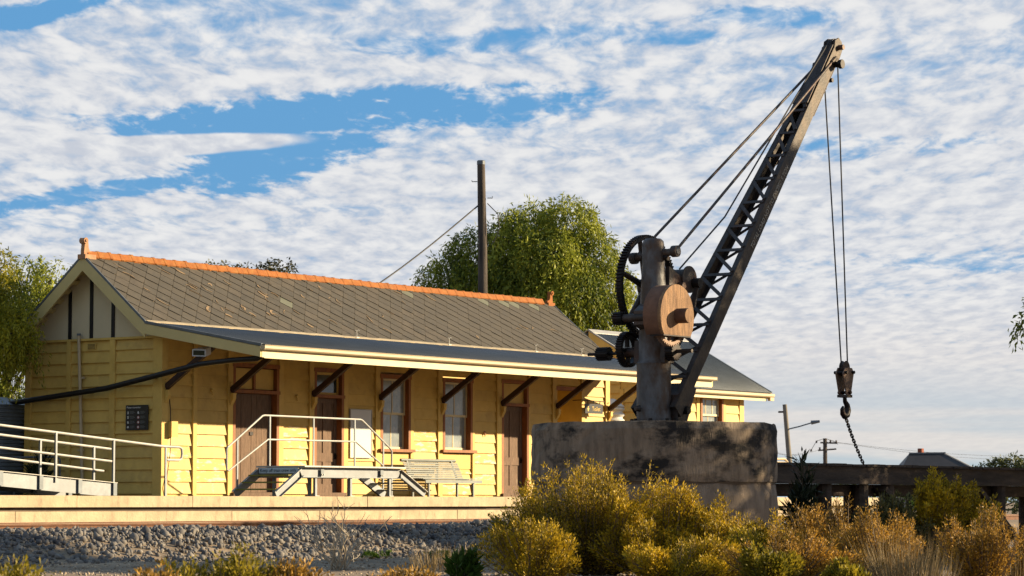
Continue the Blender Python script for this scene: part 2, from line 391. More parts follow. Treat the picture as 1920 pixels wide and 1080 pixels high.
# ------------------------------------------------------------------ ground
def sm(t, a, b):
    t = np.clip((t-a)/(b-a), 0, 1); return t*t*(3-2*t)
def zground(x, y):
    x = np.asarray(x, float); y = np.asarray(y, float)
    z = -1.06 + .45*sm(y, -11.3, -8.9)
    z = z + .035*np.sin(x*.9+y*.4)*np.sin(y*.7-x*.23) * sm(-y, 10, 12) + .02*np.sin(x*2.3+1)*np.sin(y*1.9)*sm(-y, 10, 12)
    return z
def build_ground():
    xs = np.concatenate([[-3000, -1200, -500, -200, -100], np.arange(-60, 32, .5), [36, 45, 60, 90, 140, 220, 400, 800, 1600, 4000]])
    ys = np.concatenate([[-3000, -1200, -500, -200, -100, -70], np.arange(-50, -2, .3), [-1, 5, 12, 25, 50, 100, 200, 400, 800, 1600, 4000]])
    X, Y = np.meshgrid(xs, ys); Z = zground(X, Y)
    n, m = X.shape; V = np.stack([X.ravel(), Y.ravel(), Z.ravel()], 1)
    i = np.arange(n-1)[:, None]*m + np.arange(m-1)[None]; i = i.ravel()
    F = np.stack([i, i+1, i+m+1, i+m], 1)
    o = mesh_np('ground', V, F, 'ground', smooth=True); o['kind'] = 'structure'
build_ground()

# ------------------------------------------------------------------ railway platform
PE = -4.60                     # platform edge line
plat = B((-16, PE+.75, -.62), (24.9, 10, -.004)).build('platform', 'asphalt'); plat['kind'] = 'structure'
B((-16, PE+.12, -.62), (24.9, PE+.748, -.225)).build('retaining_core', 'concrete_dark', plat)
cj = [-16, -13.2, -10.4, -7.35, -4.15, 1.35, 5.95, 9.3, 12.3, 15.3, 18.3, 21.4, 24.77]
for a, b in zip(cj, cj[1:]):
    dz = random.uniform(-.006, .004); dy = random.uniform(-.012, .012)
    B((a+.007, PE+dy, -.215), (b-.007, PE+.72, dz+.002)).build('coping_slab', 'concrete_pale', plat)
lj = [-16, -12.0, -8.9, -6.0, -2.95, -.2, 2.3, 4.6, 6.9, 10, 13, 16, 19, 22, 24.77]
for a, b in zip(lj, lj[1:]):
    B((a+.006, PE+.03+random.uniform(-.01, .01), -.60), (b-.006, PE+.118, -.292+random.uniform(-.006, .004))).build('beam_slab', 'concrete_pale', plat)

# ------------------------------------------------------------------ rails
def rail(y, zt, x0, x1, label, top='rail_top'):
    t = thing('rail', (x0+1, y, zt-.16), label, 'rail', 'railway rails')
    prof = [(-.065, -.16), (.065, -.16), (.065, -.145), (.012, -.125), (.012, -.045), (.034, -.035), (.034, -.004), (-.034, -.004), (-.034, -.035), (-.012, -.045), (-.012, -.125), (-.065, -.145)]
    MB().prism([(y+a, zt+b) for a, b in prof], x0, x1, 'X').build('rail_web', 'rail_rust', t)
    B((x0, y-.032, zt-.0035), (x1, y+.032, zt)).build('running_surface', top, t)
rail(-6.0, -.470, -40, 70, 'shiny steel rail nearest to the platform face')
rail(-7.45, -.482, -40, 70, 'shiny steel rail of the same track, on the ballast side')
rail(-8.45, -.560, -40, 9, 'rusty rail half buried in ballast in front of the main track', 'rail_rust')

# ------------------------------------------------------------------ ballast stones and pebbles
ico_v = None
def rocks(name, P, size, m, label, cat):
    phi = (1+5**.5)/2
    iv = np.array([(-1,phi,0),(1,phi,0),(-1,-phi,0),(1,-phi,0),(0,-1,phi),(0,1,phi),(0,-1,-phi),(0,1,-phi),(phi,0,-1),(phi,0,1),(-phi,0,-1),(-phi,0,1)])/1.9
    fi = np.array([(0,11,5),(0,5,1),(0,1,7),(0,7,10),(0,10,11),(1,5,9),(5,11,4),(11,10,2),(10,7,6),(7,1,8),(3,9,4),(3,4,2),(3,2,6),(3,6,8),(3,8,9),(4,9,5),(2,4,11),(6,2,10),(8,6,7),(9,8,1)])
    n = len(P)
    V = iv[None]*(1+RNG.uniform(-.32, .32, (n, 12, 1)))*RNG.uniform(.6, 1.25, (n, 1, 3))
    a = RNG.uniform(0, 6.28, n); b = RNG.uniform(0, 6.28, n)
    ca, sa, cb, sb = np.cos(a), np.sin(a), np.cos(b), np.sin(b); z = np.zeros(n); o = np.ones(n)
    Ra = np.stack([np.stack([ca,-sa,z],1), np.stack([sa,ca,z],1), np.stack([z,z,o],1)], 1)
    Rb = np.stack([np.stack([o,z,z],1), np.stack([z,cb,-sb],1), np.stack([z,sb,cb],1)], 1)
    V = np.einsum('nij,nkj->nki', Ra@Rb, V)*size[:, None, None] + P[:, None]
    F = fi[None] + (np.arange(n)*12)[:, None, None]
    o = mesh_np(name, V.reshape(-1, 3), F.reshape(-1, 3), m); o['kind'] = 'stuff'; tag(o, label, cat)
n = 27000
x = RNG.uniform(-24, 20, n); y = RNG.triangular(-12.0, -9.3, -5.2, n)
z = zground(x, y) + RNG.uniform(-.015, .035, n) + .02*np.exp(-((y+9.4)/.8)**2)*(1+.6*np.sin(x*1.1)) + .10*np.exp(-((x-0.2)/1.1)**2-((y+8.9)/.7)**2)
rocks('ballast', np.stack([x, y, z], 1), np.clip(RNG.lognormal(-3.38, .40, n), .013, .085)*(1-.3*(y > -8.6)), 'ballast', 'heaped grey blue-metal ballast stones along the track', 'ballast')
n = 16000
x = RNG.uniform(-32, 10, n); y = RNG.uniform(-24, -10.8, n)
rocks('pebbles', np.stack([x, y, zground(x, y)+.004], 1), RNG.uniform(.008, .026, n), 'pebble', 'fine brown gravel and pebbles strewn over the foreground', 'gravel')

# ------------------------------------------------------------------ station building
st = thing('station_building', (8.85, 2, 0), 'long yellow weatherboard railway station with slate roof, orange ridge tiles and front verandah', 'building')
EXP = .262; BZ0 = .065
def boards_x(parent, x0, x1, z0, z1, y=0.0, m='paint_yellow', sgn=-1):
    k = 0
    while True:
        a = BZ0 + EXP*k; b = a + EXP; k += 1
        if b <= z0+.02: continue
        if a >= z1-.02: break
        a = max(a, z0); b = min(b, z1); j = random.uniform(-.004, .004)
        mm = random.choice([m, 'paint_yellow_b', 'paint_yellow_c', 'paint_yellow_worn', 'paint_yellow_worn']) if a < 1.6 else random.choice([m, 'paint_yellow_b', m])
        MB().prism([(y-.046+j, a-.006), (y+.002, a-.006), (y+.002, b), (y-.008, b)], x0+.002, x1-.002, 'X').build('weatherboard', mm, parent)
def boards_y(parent, y0, y1, z0, z1, x=0.0, m='paint_yellow'):
    k = 0
    while True:
        a = BZ0 + EXP*k; b = a + EXP; k += 1
        if b <= z0+.02: continue
        if a >= z1-.02: break
        a = max(a, z0); b = min(b, z1); j = random.uniform(-.003, .003)
        MB().prism([(x-.046+j, a-.006), (x+.002, a-.006), (x+.002, b), (x-.008, b)], y0+.002, y1-.002, 'Y').build('weatherboard', random.choice([m, 'paint_yellow_b', m]), parent)
PL = 3.74
openings = [(2.28, 3.88, .04, 2.98), (5.15, 6.25, .04, 2.98), (7.65, 8.85, .75, 2.98), (10.15, 11.41, .75, 2.98), (12.67, 13.87, .04, 2.98), (15.18, 16.34, .0, 2.90)]
fwb = MB(); cx = 0.13
for (a, b, z0, z1) in openings:
    fwb.box((cx, .003, 0), (a, .08, PL))
    fwb.box((a+.0005, .003, z1), (b-.0005, .08, PL))
    if z0 > .1: fwb.box((a+.0005, .003, 0), (b-.0005, .08, z0))
    cx = b
fwb.box((cx, .003, 0), (17.6, .08, PL))
fw = fwb.build('front_wall', 'paint_yellow', st)
for a, b in ((.13, .96), (1.08, 2.12), (4.04, 4.98), (6.41, 7.47), (8.97, 9.97), (11.5, 12.47), (13.97, 14.98), (16.48, 17.5)):
    boards_x(fw, a, b, .07, PL-.01)
for (a, b, z0, z1) in openings:
    boards_x(fw, a, b, z1+.01, PL-.01)
    if z0 > .1: boards_x(fw, a, b, .07, z0-.06)
for a, b in ((.96, 1.08), (2.12, 2.28), (3.88, 4.04), (4.98, 5.15), (6.25, 6.41), (7.47, 7.65), (8.85, 8.97), (9.97, 10.15), (11.41, 11.5), (12.47, 12.67), (13.87, 13.97), (14.98, 15.18), (16.34, 16.48)):
    B((a, -.072, .03), (b, .002, PL-.004)).build('stud', 'paint_yellow', fw)
B((-.068, -.074, .012), (.13, .19, 3.43)).build('corner_post', 'paint_yellow', st)
B((17.5, -.074, .012), (17.70, .10, PL-.003)).build('corner_post', 'paint_yellow', st)
# rest of the shell
B((17.55, .11, 0), (17.68, 3.99, 3.6)).build('end_wall', 'paint_yellow', st)
B((.05, 3.93, 0), (17.60, 4.01, 3.5)).build('rear_wall', 'paint_yellow', st)
gw = B((.003, .192, 0), (.07, 3.92, 3.45)).build('gable_wall', 'paint_yellow', st)
for a, b in ((.192, 1.32), (1.48, 2.65), (2.78, 3.88)): boards_y(gw, a, b, .07, 3.43)
for a, b in ((1.32, 1.48), (2.65, 2.78)): B((-.066, a, .03), (.001, b, 3.43)).build('stud', 'paint_yellow', gw)
B((-.068, 3.88, .012), (.10, 4.05, 3.43)).build('corner_post', 'paint_yellow', st)
# gable triangle
RY, RZ, MS = 1.98, 5.30, .8226           # ridge and slope
FY = .12; FZ = RZ - MS*(RY-FY); BY = 4.28; BZ = RZ - MS*(BY-RY)
def roofz(y): return RZ - MS*abs(y-RY)
gp = MB().prism([(.0, 3.485), (4.02, 3.485), (4.02, roofz(4.02)-.06), (RY, RZ-.06), (.0, roofz(.05)-.08)], -.006, .06, 'X').build('gable_panel', 'gable_panel', st)
B((-.071, -.01, 3.433), (.02, 4.05, 3.482)).build('gable_rail', 'paint_yellow', st)
for y in (2.73, 2.08, 1.43):
    B((-.030, y-.045, 3.486), (-.0065, y+.045, roofz(y)-.10)).build('gable_batten', 'batten_black', gp)
# vent grille
vt = B((-.060, 1.90, 3.24), (-.040, 2.16, 3.37)).build('vent', 'paint_yellow', gw)
for k in range(4): B((-.0635, 1.92, 3.258+k*.028), (-.0603, 2.14, 3.270+k*.028)).build('slot', 'batten_black', vt)

# ---- doors
def jambs(x0, x1, zt, zh, name='door_frame', sub=True):
    fr = MB(); w = .085
    fr.box((x0, -.076, .03), (x0+w, .16, zt)); fr.box((x1-w, -.076, .03), (x1, .16, zt))
    fr.box((x0-.02, -.080, zt), (x1+.02, .16, zt+.09))
    if zh: fr.box((x0-.01, -.085, zh), (x1+.03, .16, zh+.075))
    fr.box((x0+w+.001, .13, .02), (x1-w-.001, .155, zt-.001))
    f = fr.build(name, 'brown_frame', st)
    B((x0-.03, -.14, .008), (x1+.03, .10, .10)).build('threshold', 'door_wood', f)
    return f
def panel_door(x0, x1, z0, z1, y, cols=2):
    d = B((x0, y, z0), (x1, y+.035, z1)).build('door', 'door_wood', st)
    w = x1-x0; sw = .10
    for a in (x0, x1-sw): B((a, y-.022, z0), (a+sw, y-.0005, z1)).build('stile', 'door_wood', d)
    xm = (x0+x1)/2
    B((xm-.045, y-.021, z0+.002), (xm+.045, y-.0005, z1-.002)).build('muntin', 'door_wood', d)
    for a, b in ((z0, z0+.20), (z0+.72, z0+.92), (z1-.11, z1)): B((x0+sw+.001, y-.020, a), (x1-sw-.001, y-.0004, b)).build('door_rail', 'door_wood', d)
    MB().tube([(x1-.06, y-.022, z0+.86), (x1-.06, y-.07, z0+.86)], .022, 8).build('door_knob', 'gear_iron', d)
    B((x1-.10, y-.034, z0+.78), (x1-.02, y-.0225, z0+.92)).build('lock', 'gear_iron', d)
jambs(2.28, 3.88, 2.90, 2.32)
# boarded double-width door with two solid fanlight panels
bd = B((2.37, .10, .10), (3.79, .125, 2.31)).build('door', 'door_wood', st)
for k in range(8):
    a = 2.371 + k*1.418/8
    B((a+.004, .078+random.uniform(-.004, .004), .105), (a+1.418/8-.004, .0995, 2.305)).build('plank', 'door_wood', bd)
B((3.02, .06, 1.38), (3.13, .074, 1.46)).build('lock', 'gear_iron', bd)
for a, b in ((2.38, 3.04), (3.12, 3.78)): B((a, .02, 2.42), (b, .05, 2.88)).build('fanlight_panel', 'paint_yellow', st)
B((3.045, -.02, 2.396), (3.115, .12, 2.899)).build('fanlight_mullion', 'brown_frame', st)
jambs(5.15, 6.25, 2.90, 2.30)
panel_door(5.24, 6.16, .10, 2.29, .10)
fl = MB()
fl.box((5.236, .03, 2.378), (6.164, .07, 2.43)); fl.box((5.236, .03, 2.84), (6.164, .07, 2.897)); fl.box((5.236, .03, 2.431), (5.29, .07, 2.839)); fl.box((6.11, .03, 2.431), (6.164, .07, 2.839))
f = fl.build('fanlight', 'paint_yellow', st); B((5.291, .05, 2.432), (6.109, .056, 2.838)).build('pane', 'glass_dark', f)
jambs(12.67, 13.87, 2.90, 2.32)
panel_door(12.76, 13.78, .10, 2.31, .10)
B((12.76, .03, 2.40), (13.78, .06, 2.895)).build('fanlight_panel', 'paint_yellow', st)
# toilet recess
rc = MB(); rc.box((15.10, .081, 0), (15.18, 1.4, 2.9)); rc.box((16.34, .081, 0), (16.42, 1.4, 2.9)); rc.box((15.181, 1.32, 0), (16.339, 1.4, 2.9)); rc.box((15.10, .081, 2.905), (16.42, 1.4, 2.98))
rc.build('recess', 'paint_yellow', st)
B((15.14, -.075, 2.80), (16.38, .10, 2.90)).build('lintel', 'brown_frame', st)
dd = B((15.26, 1.26, .02), (16.20, 1.31, 2.08)).build('door', 'brown_dark', st)
MB().box((15.19, 1.25, 0), (15.255, 1.319, 2.16)).box((16.205, 1.25, 0), (16.27, 1.319, 2.16)).box((15.256, 1.25, 2.085), (16.204, 1.319, 2.16)).build('door_frame', 'brown_frame', st)

# ---- windows (double hung, two panes to a sash)
def window(parent, x0, x1, zs, zt, y=0.0, cols=(2, 2)):
    w = .085; fr = MB()
    fr.box((x0, y-.078, zs), (x0+w, y+.12, zt)); fr.box((x1-w, y-.078, zs), (x1, y+.12, zt))
    fr.box((x0-.03, y-.086, zt), (x1+.03, y+.12, zt+.10))
    f = fr.build('window', 'brown_frame', parent)
    B((x0-.08, y-.15, zs-.07), (x1+.10, y+.12, zs-.001)).build('sill', 'brown_frame', f)
    zm = (zs+zt)/2
    for (a, b, yy, nc) in ((zm-.02, zt-.002, y+.035, cols[0]), (zs+.001, zm+.03, y+.075, cols[1])):
        X0, X1 = x0+w+.001, x1-w-.001; t = .045
        sm_ = MB(); sm_.box((X0, yy, a), (X1, yy+.034, a+.055)); sm_.box((X0, yy, b-t), (X1, yy+.034, b))
        sm_.box((X0, yy, a+.0555), (X0+t, yy+.034, b-t-.0005)); sm_.box((X1-t, yy, a+.0555), (X1, yy+.034, b-t-.0005))
        for k in range(1, nc):
            xm = X0 + (X1-X0)*k/nc; sm_.box((xm-.013, yy+.004, a+.0555), (xm+.013, yy+.03, b-t-.0005))
        sm_.build('sash', 'paint_cream', f)
        for k in range(nc):
            p0 = X0 + (X1-X0)*k/nc + (t if k == 0 else .0135); p1 = X0 + (X1-X0)*(k+1)/nc - (t if k == nc-1 else .0135)
            B((p0+.0005, yy+.014, a+.056), (p1-.0005, yy+.019, b-t-.001)).build('pane', 'glass_pale', f)
    return f
window(st, 7.66, 8.84, 1.15, 2.84); window(st, 10.16, 11.40, 1.17, 2.84)
for a, b in ((7.65, 8.85), (10.15, 11.41)): B((a, -.03, .70), (b, .002, 1.075)).build('apron_panel', 'paint_yellow', st)

# ---- main roof: slates
sl_ = math.hypot(1, MS); ny, nz = MS/sl_, 1/sl_           # unit normal of the front slope is (0,-ny,nz)
LS = (RY-FY)*sl_
RX0, RX1 = -.42, 17.93
def roofpt(u, v, h):                                        # u along X, v down the front slope
    return (u, RY - v/sl_ - h*ny, RZ - v*MS/sl_ + h*nz)
rb = MB()
P = [(RY, RZ-.012), (FY-.03, FZ-.012-.03*MS), (FY-.03, FZ-.06-.03*MS), (RY, RZ-.06), (BY, BZ-.06), (BY, BZ-.012)]
rf = rb.prism(P, RX0+.012, RX1-.012, 'X').build('roof', 'flashing', st)
D_ = .472
def clip(poly, x0, x1, y0, y1):
    for ax, lim, s in ((0, x0, 1), (0, x1, -1), (1, y0, 1), (1, y1, -1)):
        out = []
        for i in range(len(poly)):
            a, b = poly[i-1], poly[i]; da = s*(a[ax]-lim); db = s*(b[ax]-lim)
            if (da < 0) != (db < 0):
                t = da/(da-db); out.append((a[0]+(b[0]-a[0])*t, a[1]+(b[1]-a[1])*t))
            if db >= 0: out.append(b)
        poly = out
        if len(poly) < 3: return None
    return poly
def slate_mesh(mb, poly, uc, vc, jit=0.0):
    top = [roofpt(u, v, .004 + .020*(v-vc+D_/2)/D_ + jit) for u, v in poly]; bot = [roofpt(u, v, -.010 + .014*(v-vc+D_/2)/D_ + jit) for u, v in poly]
    n = len(poly); mb.raw(top+bot, [tuple(range(n)), tuple(range(2*n-1, n-1, -1))] + [(i, i+n, (i+1) % n + n, (i+1) % n) for i in range(n)])
slates = []
g = .0065; h = D_/2-g; nt_ = .03
for k in range(0, int(LS/(D_/2))+2):
    for i in range(-1, int((RX1-RX0)/D_)+2):
        uc = RX0 + (i + .5*(k % 2))*D_; vc = k*D_/2
        poly = [(uc, vc-h), (uc+h, vc), (uc+nt_, vc+h-nt_), (uc-nt_, vc+h-nt_), (uc-h, vc)]
        q = clip(poly, RX0, RX1, .05, LS+.005)
        if q: slates.append((uc, vc, q))
slates.sort(key=lambda s: s[0])
greens = {(11.0, 0), (14.3, 0), (15.2, 0), (16.05, 0), (16.85, 0), (5.6, 4)}
rest = MB()
for idx, (uc, vc, q) in enumerate(slates):
    j = random.uniform(-.002, .007)
    green = any(abs(uc-a) < .24 and abs(vc/(D_/2)-(b+1)) < .6 for a, b in greens)
    if idx < 298 or green:
        mb = MB(); slate_mesh(mb, q, uc, vc, j); mb.build('slate', 'slate_green' if green else random.choice(['slate', 'slate', 'slate_b', 'slate_c']), rf)
    else: slate_mesh(rest, q, uc, vc, j)
rest.build('far_slates', 'slate', rf, kind='stuff')
# repair smears of mortar on the slates
sm_rng = random.Random(5)
for k in range(54):
    u = sm_rng.uniform(.3, 17) if k > 22 else sm_rng.uniform(.4, 7); v = sm_rng.uniform(.25, LS-.25); a = R(sm_rng.choice([40, 45, 50, 95, 140])) + sm_rng.uniform(-.2, .2)
    ln = sm_rng.uniform(.10, .34); w = sm_rng.uniform(.006, .014) if sm_rng.random() < .75 else sm_rng.uniform(.02, .038)
    pts = []; c, s = math.cos(a), math.sin(a); bend = sm_rng.uniform(-.06, .06)
    for q in range(5):
        t = q/4-.5; pts.append((u + c*ln*t - s*bend*(1-4*t*t), v + s*ln*t + c*bend*(1-4*t*t), w*(1-1.2*t*t)*sm_rng.uniform(.7, 1.2)))
    V = []
    for (uu, vv, ww) in pts: V += [roofpt(uu - s*ww, vv + c*ww, .0295), roofpt(uu + s*ww, vv - c*ww, .0295)]
    V += [tuple(np.array(p) + np.array((0, ny, -nz))*.012) for p in V]
    F = []
    for q in range(4):
        a0 = 2*q; F += [(a0, a0+1, a0+3, a0+2), (10+a0, 10+a0+2, 10+a0+3, 10+a0+1), (a0, a0+2, 10+a0+2, 10+a0), (a0+1, 10+a0+1, 10+a0+3, a0+3)]
    F += [(0, 10, 11, 1), (8, 9, 19, 18)]
    MB().raw(V, F).build('mortar_smear', 'mortar', rf)
# verges (dark metal strip) and barge boards
for X0, X1 in ((RX0-.012, RX0+.011), (RX1-.011, RX1+.012)):
    mb = MB()
    mb.prism([(RY, RZ+.035), (FY-.02, FZ+.035-.02*MS), (FY-.02, FZ-.03-.02*MS), (RY, RZ-.03), (BY+.02, BZ-.03), (BY+.02, BZ+.035)], X0, X1, 'X')
    mb.build('verge', 'steel_grey', rf)
def barge(pts, wd, x0, x1, name='barge_board', m='barge'):
    a, b = pts; d = Vector((b[0]-a[0], b[1]-a[1])).normalized(); n_ = Vector((d.y, -d.x))
    if n_.y > 0: n_ = -n_
    va = wd/abs(n_.y)
    return MB().prism([a, b, (b[0], b[1]-va), (a[0], a[1]-va)], x0, x1, 'X').build(name, m, st)
barge(((RY-.0005, RZ-.032), (FY, FZ-.032)), .24, RX0-.008, RX0+.04)
barge(((RY+.0005, RZ-.032), (BY, BZ-.032)), .24, RX0-.008, RX0+.04)
# battens showing under the rear slope of the overhang
for k in range(9):
    y = RY+.28+k*.245; z = roofz(y)-.085
    MB().beam((RX0+.041, y, z-.03), (-.007, y, z-.03), .13, .07, (0, MS, 1)).build('eave_batten', 'barge', rf)
for k in range(7):
    y = RY-.28-k*.245; z = roofz(y)-.085
    MB().beam((RX0+.041, y, z-.03), (-.007, y, z-.03), .13, .05, (0, -MS, 1)).build('eave_batten', 'barge', rf)
# ridge tiles
rt_src = None
def ridge_tile():
    mb = MB(); prof = []
    for k in range(7):
        a = math.pi*k/6; prof.append((math.cos(a)*.065, math.sin(a)*.045+.030))
    prof = [(.125, -.075)] + prof + [(-.125, -.075)]
    rings = []
    for xx, s in ((0, .90), (.29, .96), (.31, 1.04), (.375, 1.07)):
        rings.append([(xx, a*s, b*s+(.0 if s < 1 else .004)) for a, b in prof] + [(xx, a*.82, b-.022) for a, b in reversed(prof)])
    n = len(rings[0]); V = [p for r in rings for p in r]; F = []
    for i in range(3):
        for j in range(n): F.append((i*n+j, i*n+(j+1) % n, (i+1)*n+(j+1) % n, (i+1)*n+j))
    F += [tuple(range(n)), tuple(range(4*n-1, 3*n-1, -1))]
    return mb.raw(V, F)
PIT = .362; NR = int((RX1-RX0-.35)/PIT)
o0 = ridge_tile().build('ridge_tile', 'terracotta', rf)
WO = WOFF[rf.name]
for v in o0.data.vertices: v.co += Vector(WO)
for k in range(NR):
    p = (RX0+.10+k*PIT, RY+random.uniform(-.006, .006), RZ+.038+random.uniform(-.006, .006) - .025*math.sin(math.pi*k/NR))
    if k == 0: o0.location = Vector(p)-Vector(WO)
    else: place(o0, 'ridge_tile', rf, p, (random.uniform(-.03, .03), random.uniform(-.012, .012), random.uniform(-.012, .012)))
def finial(x, s, sc, m):
    mb = MB(); z0 = RZ+.02
    def T(p): return (x + s*p[0]*sc, z0 + p[1]*sc)
    out = [(-.06, 0), (.26, 0), (.25, .06), (.14, .09), (.10, .16), (.09, .26), (.075, .33), (.02, .40), (-.045, .40), (-.085, .35), (-.075, .28), (-.035, .245), (-.05, .12)]
    mb.prism([T(p) for p in out], RY-.06*sc, RY+.06*sc, 'Y')
    cx_, cz_ = T((-.015, .335)); mb.lathe([(.075*sc, -.085*sc), (.075*sc, -.061*sc)], (cx_, RY, cz_), 14, 'Y'); mb.lathe([(.035*sc, -.11*sc), (.035*sc, -.086*sc)], (cx_, RY, cz_), 10, 'Y')
    mb.lathe([(.075*sc, .061*sc), (.075*sc, .085*sc)], (cx_, RY, cz_), 14, 'Y')
    xb0, zb = T((-.09, -.06)); xb1, _ = T((.29, 0)); mb.box((xb0, RY-.13*sc, zb-.05), (xb1, RY+.13*sc, zb+.058*sc))
    mb.build('finial', m, rf)
finial(RX0+.04, 1, .90, 'finial_clay'); finial(RX1-.05, -1, .80, 'terracotta')
# flashing and little roof hooks
MB().prism([(FY+.05, FZ+.048), (FY-.10, FZ-.010), (FY-.10, FZ-.030), (FY+.05, FZ+.028)], RX0+.03, RX1-.02, 'X').build('flashing', 'flashing', rf)
for xx in (6.9, 10.6, 14.4, 16.55):
    hk = MB(); hk.tube([(xx, FY-.05, FZ+.005), (xx, FY-.05, FZ+.16), (xx+.05, FY-.06, FZ+.19), (xx+.09, FY-.06, FZ+.17)], .008, 6); hk.tube([(xx, FY-.05, FZ+.15), (xx-.06, FY-.05, FZ+.18)], .007, 6); hk.box((xx-.05, FY-.09, FZ-.02), (xx+.05, FY-.01, FZ+.012)); hk.build('roof_hook', 'galv_pale', rf)

# ---- verandah
VY, VZ = -3.16, 3.160
def corrugated(p_top, p_bot, x0, x1, pitch=.0762, amp=.009, name='verandah_roof', m='roof_iron', parent=None, th=.004, per=6):
    n = int((x1-x0)/pitch*per); V = []; a = Vector((0, p_top[0], p_top[1])); b = Vector((0, p_bot[0], p_bot[1]))
    nn = Vector((1, 0, 0)).cross(b-a).normalized()
    if nn.z < 0: nn = -nn
    for k in range(n+1):
        x = x0 + (x1-x0)*k/n; hh = amp*math.sin(2*math.pi*(x-x0)/pitch)
        for base in (a, b):
            p = base + nn*hh; V.append((x, p.y, p.z)); p2 = p - nn*th; V.append((x, p2.y, p2.z))
    V = np.array(V); i = np.arange(n)*4
    F = np.concatenate([np.stack([i, i+2, i+6, i+4], 1), np.stack([i+1, i+5, i+7, i+3], 1), np.stack([i+2, i+3, i+7, i+6], 1)])
    loc = WOFF[parent.name]
    return mesh_np(name, V, F, m, parent, loc, smooth=False)
vr = corrugated((FY-.07, FZ-.022), (VY-.06, VZ+.012), RX0, RX1, parent=st)
VS = (FZ-.03-VZ)/(FY-.06-VY)
def vz(y): return VZ + (y-VY)*VS
MB().prism([(.0, vz(0)-.035), (VY+.04, vz(VY)-.035), (VY+.04, vz(VY)-.055), (.0, vz(0)-.055)], RX0+.045, RX1-.045, 'X').build('soffit', 'soffit', st)
for X0, X1 in ((RX0-.008, RX0+.04), (RX1-.04, RX1+.008)):
    barge(((FY-.001, FZ-.05), (VY+.02, vz(VY)-.035)), .215, X0, X1)
    mb = MB(); mb.prism([(FY-.02, FZ+.012), (VY-.02, vz(VY)+.026), (VY-.02, vz(VY)-.03), (FY-.02, FZ-.045)], X0-.010, X1+.004, 'X'); mb.build('verge', 'steel_grey', vr)
B((RX0+.12, VY+.012, 2.885), (RX1-.05, VY+.039, 3.145)).build('fascia', 'paint_cream', st)
gx = [RX0-.02, 5.1, 11.3, RX1+.02]
for a, b in zip(gx, gx[1:]):
    gut = MB(); pr = [(VY+.008, 3.058), (VY-.085, 3.058), (VY-.115, 3.085), (VY-.115, 3.135), (VY-.125, 3.150), (VY-.115, 3.158), (VY-.105, 3.150), (VY-.102, 3.09), (VY-.08, 3.072), (VY+.008, 3.072)]
    gut.prism(pr, a+.003, b-.003, 'X'); gut.build('gutter', 'gutter', st)
for xx in (RX0-.02, RX1+.004): B((xx+.001, VY-.11, 3.06), (xx+.014, VY+.006, 3.15)).build('gutter_end', 'gutter', st)
B((RX0+.042, VY+.012, 2.90), (RX0+.119, VY+.09, 3.14)).build('fascia_block', 'paint_cream', st)
# brackets
for xb in (.03, 2.18, 5.05, 7.58, 10.09, 12.63, 15.11, 17.60):
    w = .09; y1 = -1.62; z0 = 2.36; z1 = vz(y1)-.056
    MB().beam((xb+.04, -.076, z0), (xb+.04, y1, z1-.035), w, .125, (0, 0, 1)).build('bracket', 'brown_dark', st)
    cb = MB(); cb.prism([(-.0745, 2.27), (-.17, 2.27), (-.17, 2.18), (-.0745, 2.02)], xb-.01, xb+.09, 'X'); cb.box((xb-.015, -.18, 2.2705), (xb+.095, -.0745, 2.298)); cb.build('corbel', 'paint_yellow', st)
    bt = MB().tube([(xb-.005, -.07, 2.46), (xb-.005, -.07, 2.52), (xb-.005, -.12, 2.54)], .010, 6).build('bracket_strap', 'paint_yellow', st)
# verandah lamp fittings under the soffit
for xx, yy in ((8.05, -2.2), (9.0, -1.9)):
    zz = vz(yy)-.056
    MB().prism([(yy-.09, zz), (yy+.09, zz), (yy+.07, zz-.06), (yy-.07, zz-.06)], xx-.32, xx+.32, 'X').build('lamp_fitting', 'soffit' if xx > 8.5 else 'brown_dark', st)

# ------------------------------------------------------------------ fittings on the station
fl_ = thing('floodlight', (-.12, -1.3, 2.95), 'small white floodlight box on the first verandah bracket', 'floodlight')
V_ = [(-.28, -1.50, 2.965), (-.28, -1.12, 2.985), (-.28, -1.12, 3.135), (-.28, -1.50, 3.115), (-.03, -1.43, 3.03), (-.03, -1.19, 3.04), (-.03, -1.19, 3.20), (-.03, -1.43, 3.19)]
MB().raw(V_, [(0, 1, 2, 3), (4, 7, 6, 5), (0, 4, 5, 1), (3, 2, 6, 7), (0, 3, 7, 4), (1, 5, 6, 2)]).build('housing', 'white_plastic', fl_)
MB().raw([(-.283, -1.47, 2.99), (-.283, -1.15, 3.007), (-.283, -1.15, 3.112), (-.283, -1.47, 3.093), (-.2805, -1.47, 2.99), (-.2805, -1.15, 3.007), (-.2805, -1.15, 3.112), (-.2805, -1.47, 3.093)], [(0, 1, 2, 3), (4, 7, 6, 5), (0, 4, 5, 1), (3, 2, 6, 7), (0, 3, 7, 4), (1, 5, 6, 2)]).build('lens', 'dark_lens', fl_)
MB().tube([(-.04, -1.3, 3.12), (.03, -1.3, 3.12)], .02, 6).build('arm', 'galv', fl_)
sg = thing('notice_sign', (-.05, .64, 1.44), 'black notice board with rows of white pictograms on the shaded gable wall', 'sign')
B((-.0775, .31, 1.44), (-.067, .97, 1.985)).build('panel', 'black_sign', sg)
text('Please remember', 'lettering', 'sign_white', sg, (-.0795, .94, 1.915), (0, -1, 0), (0, 0, 1), .058, .003)
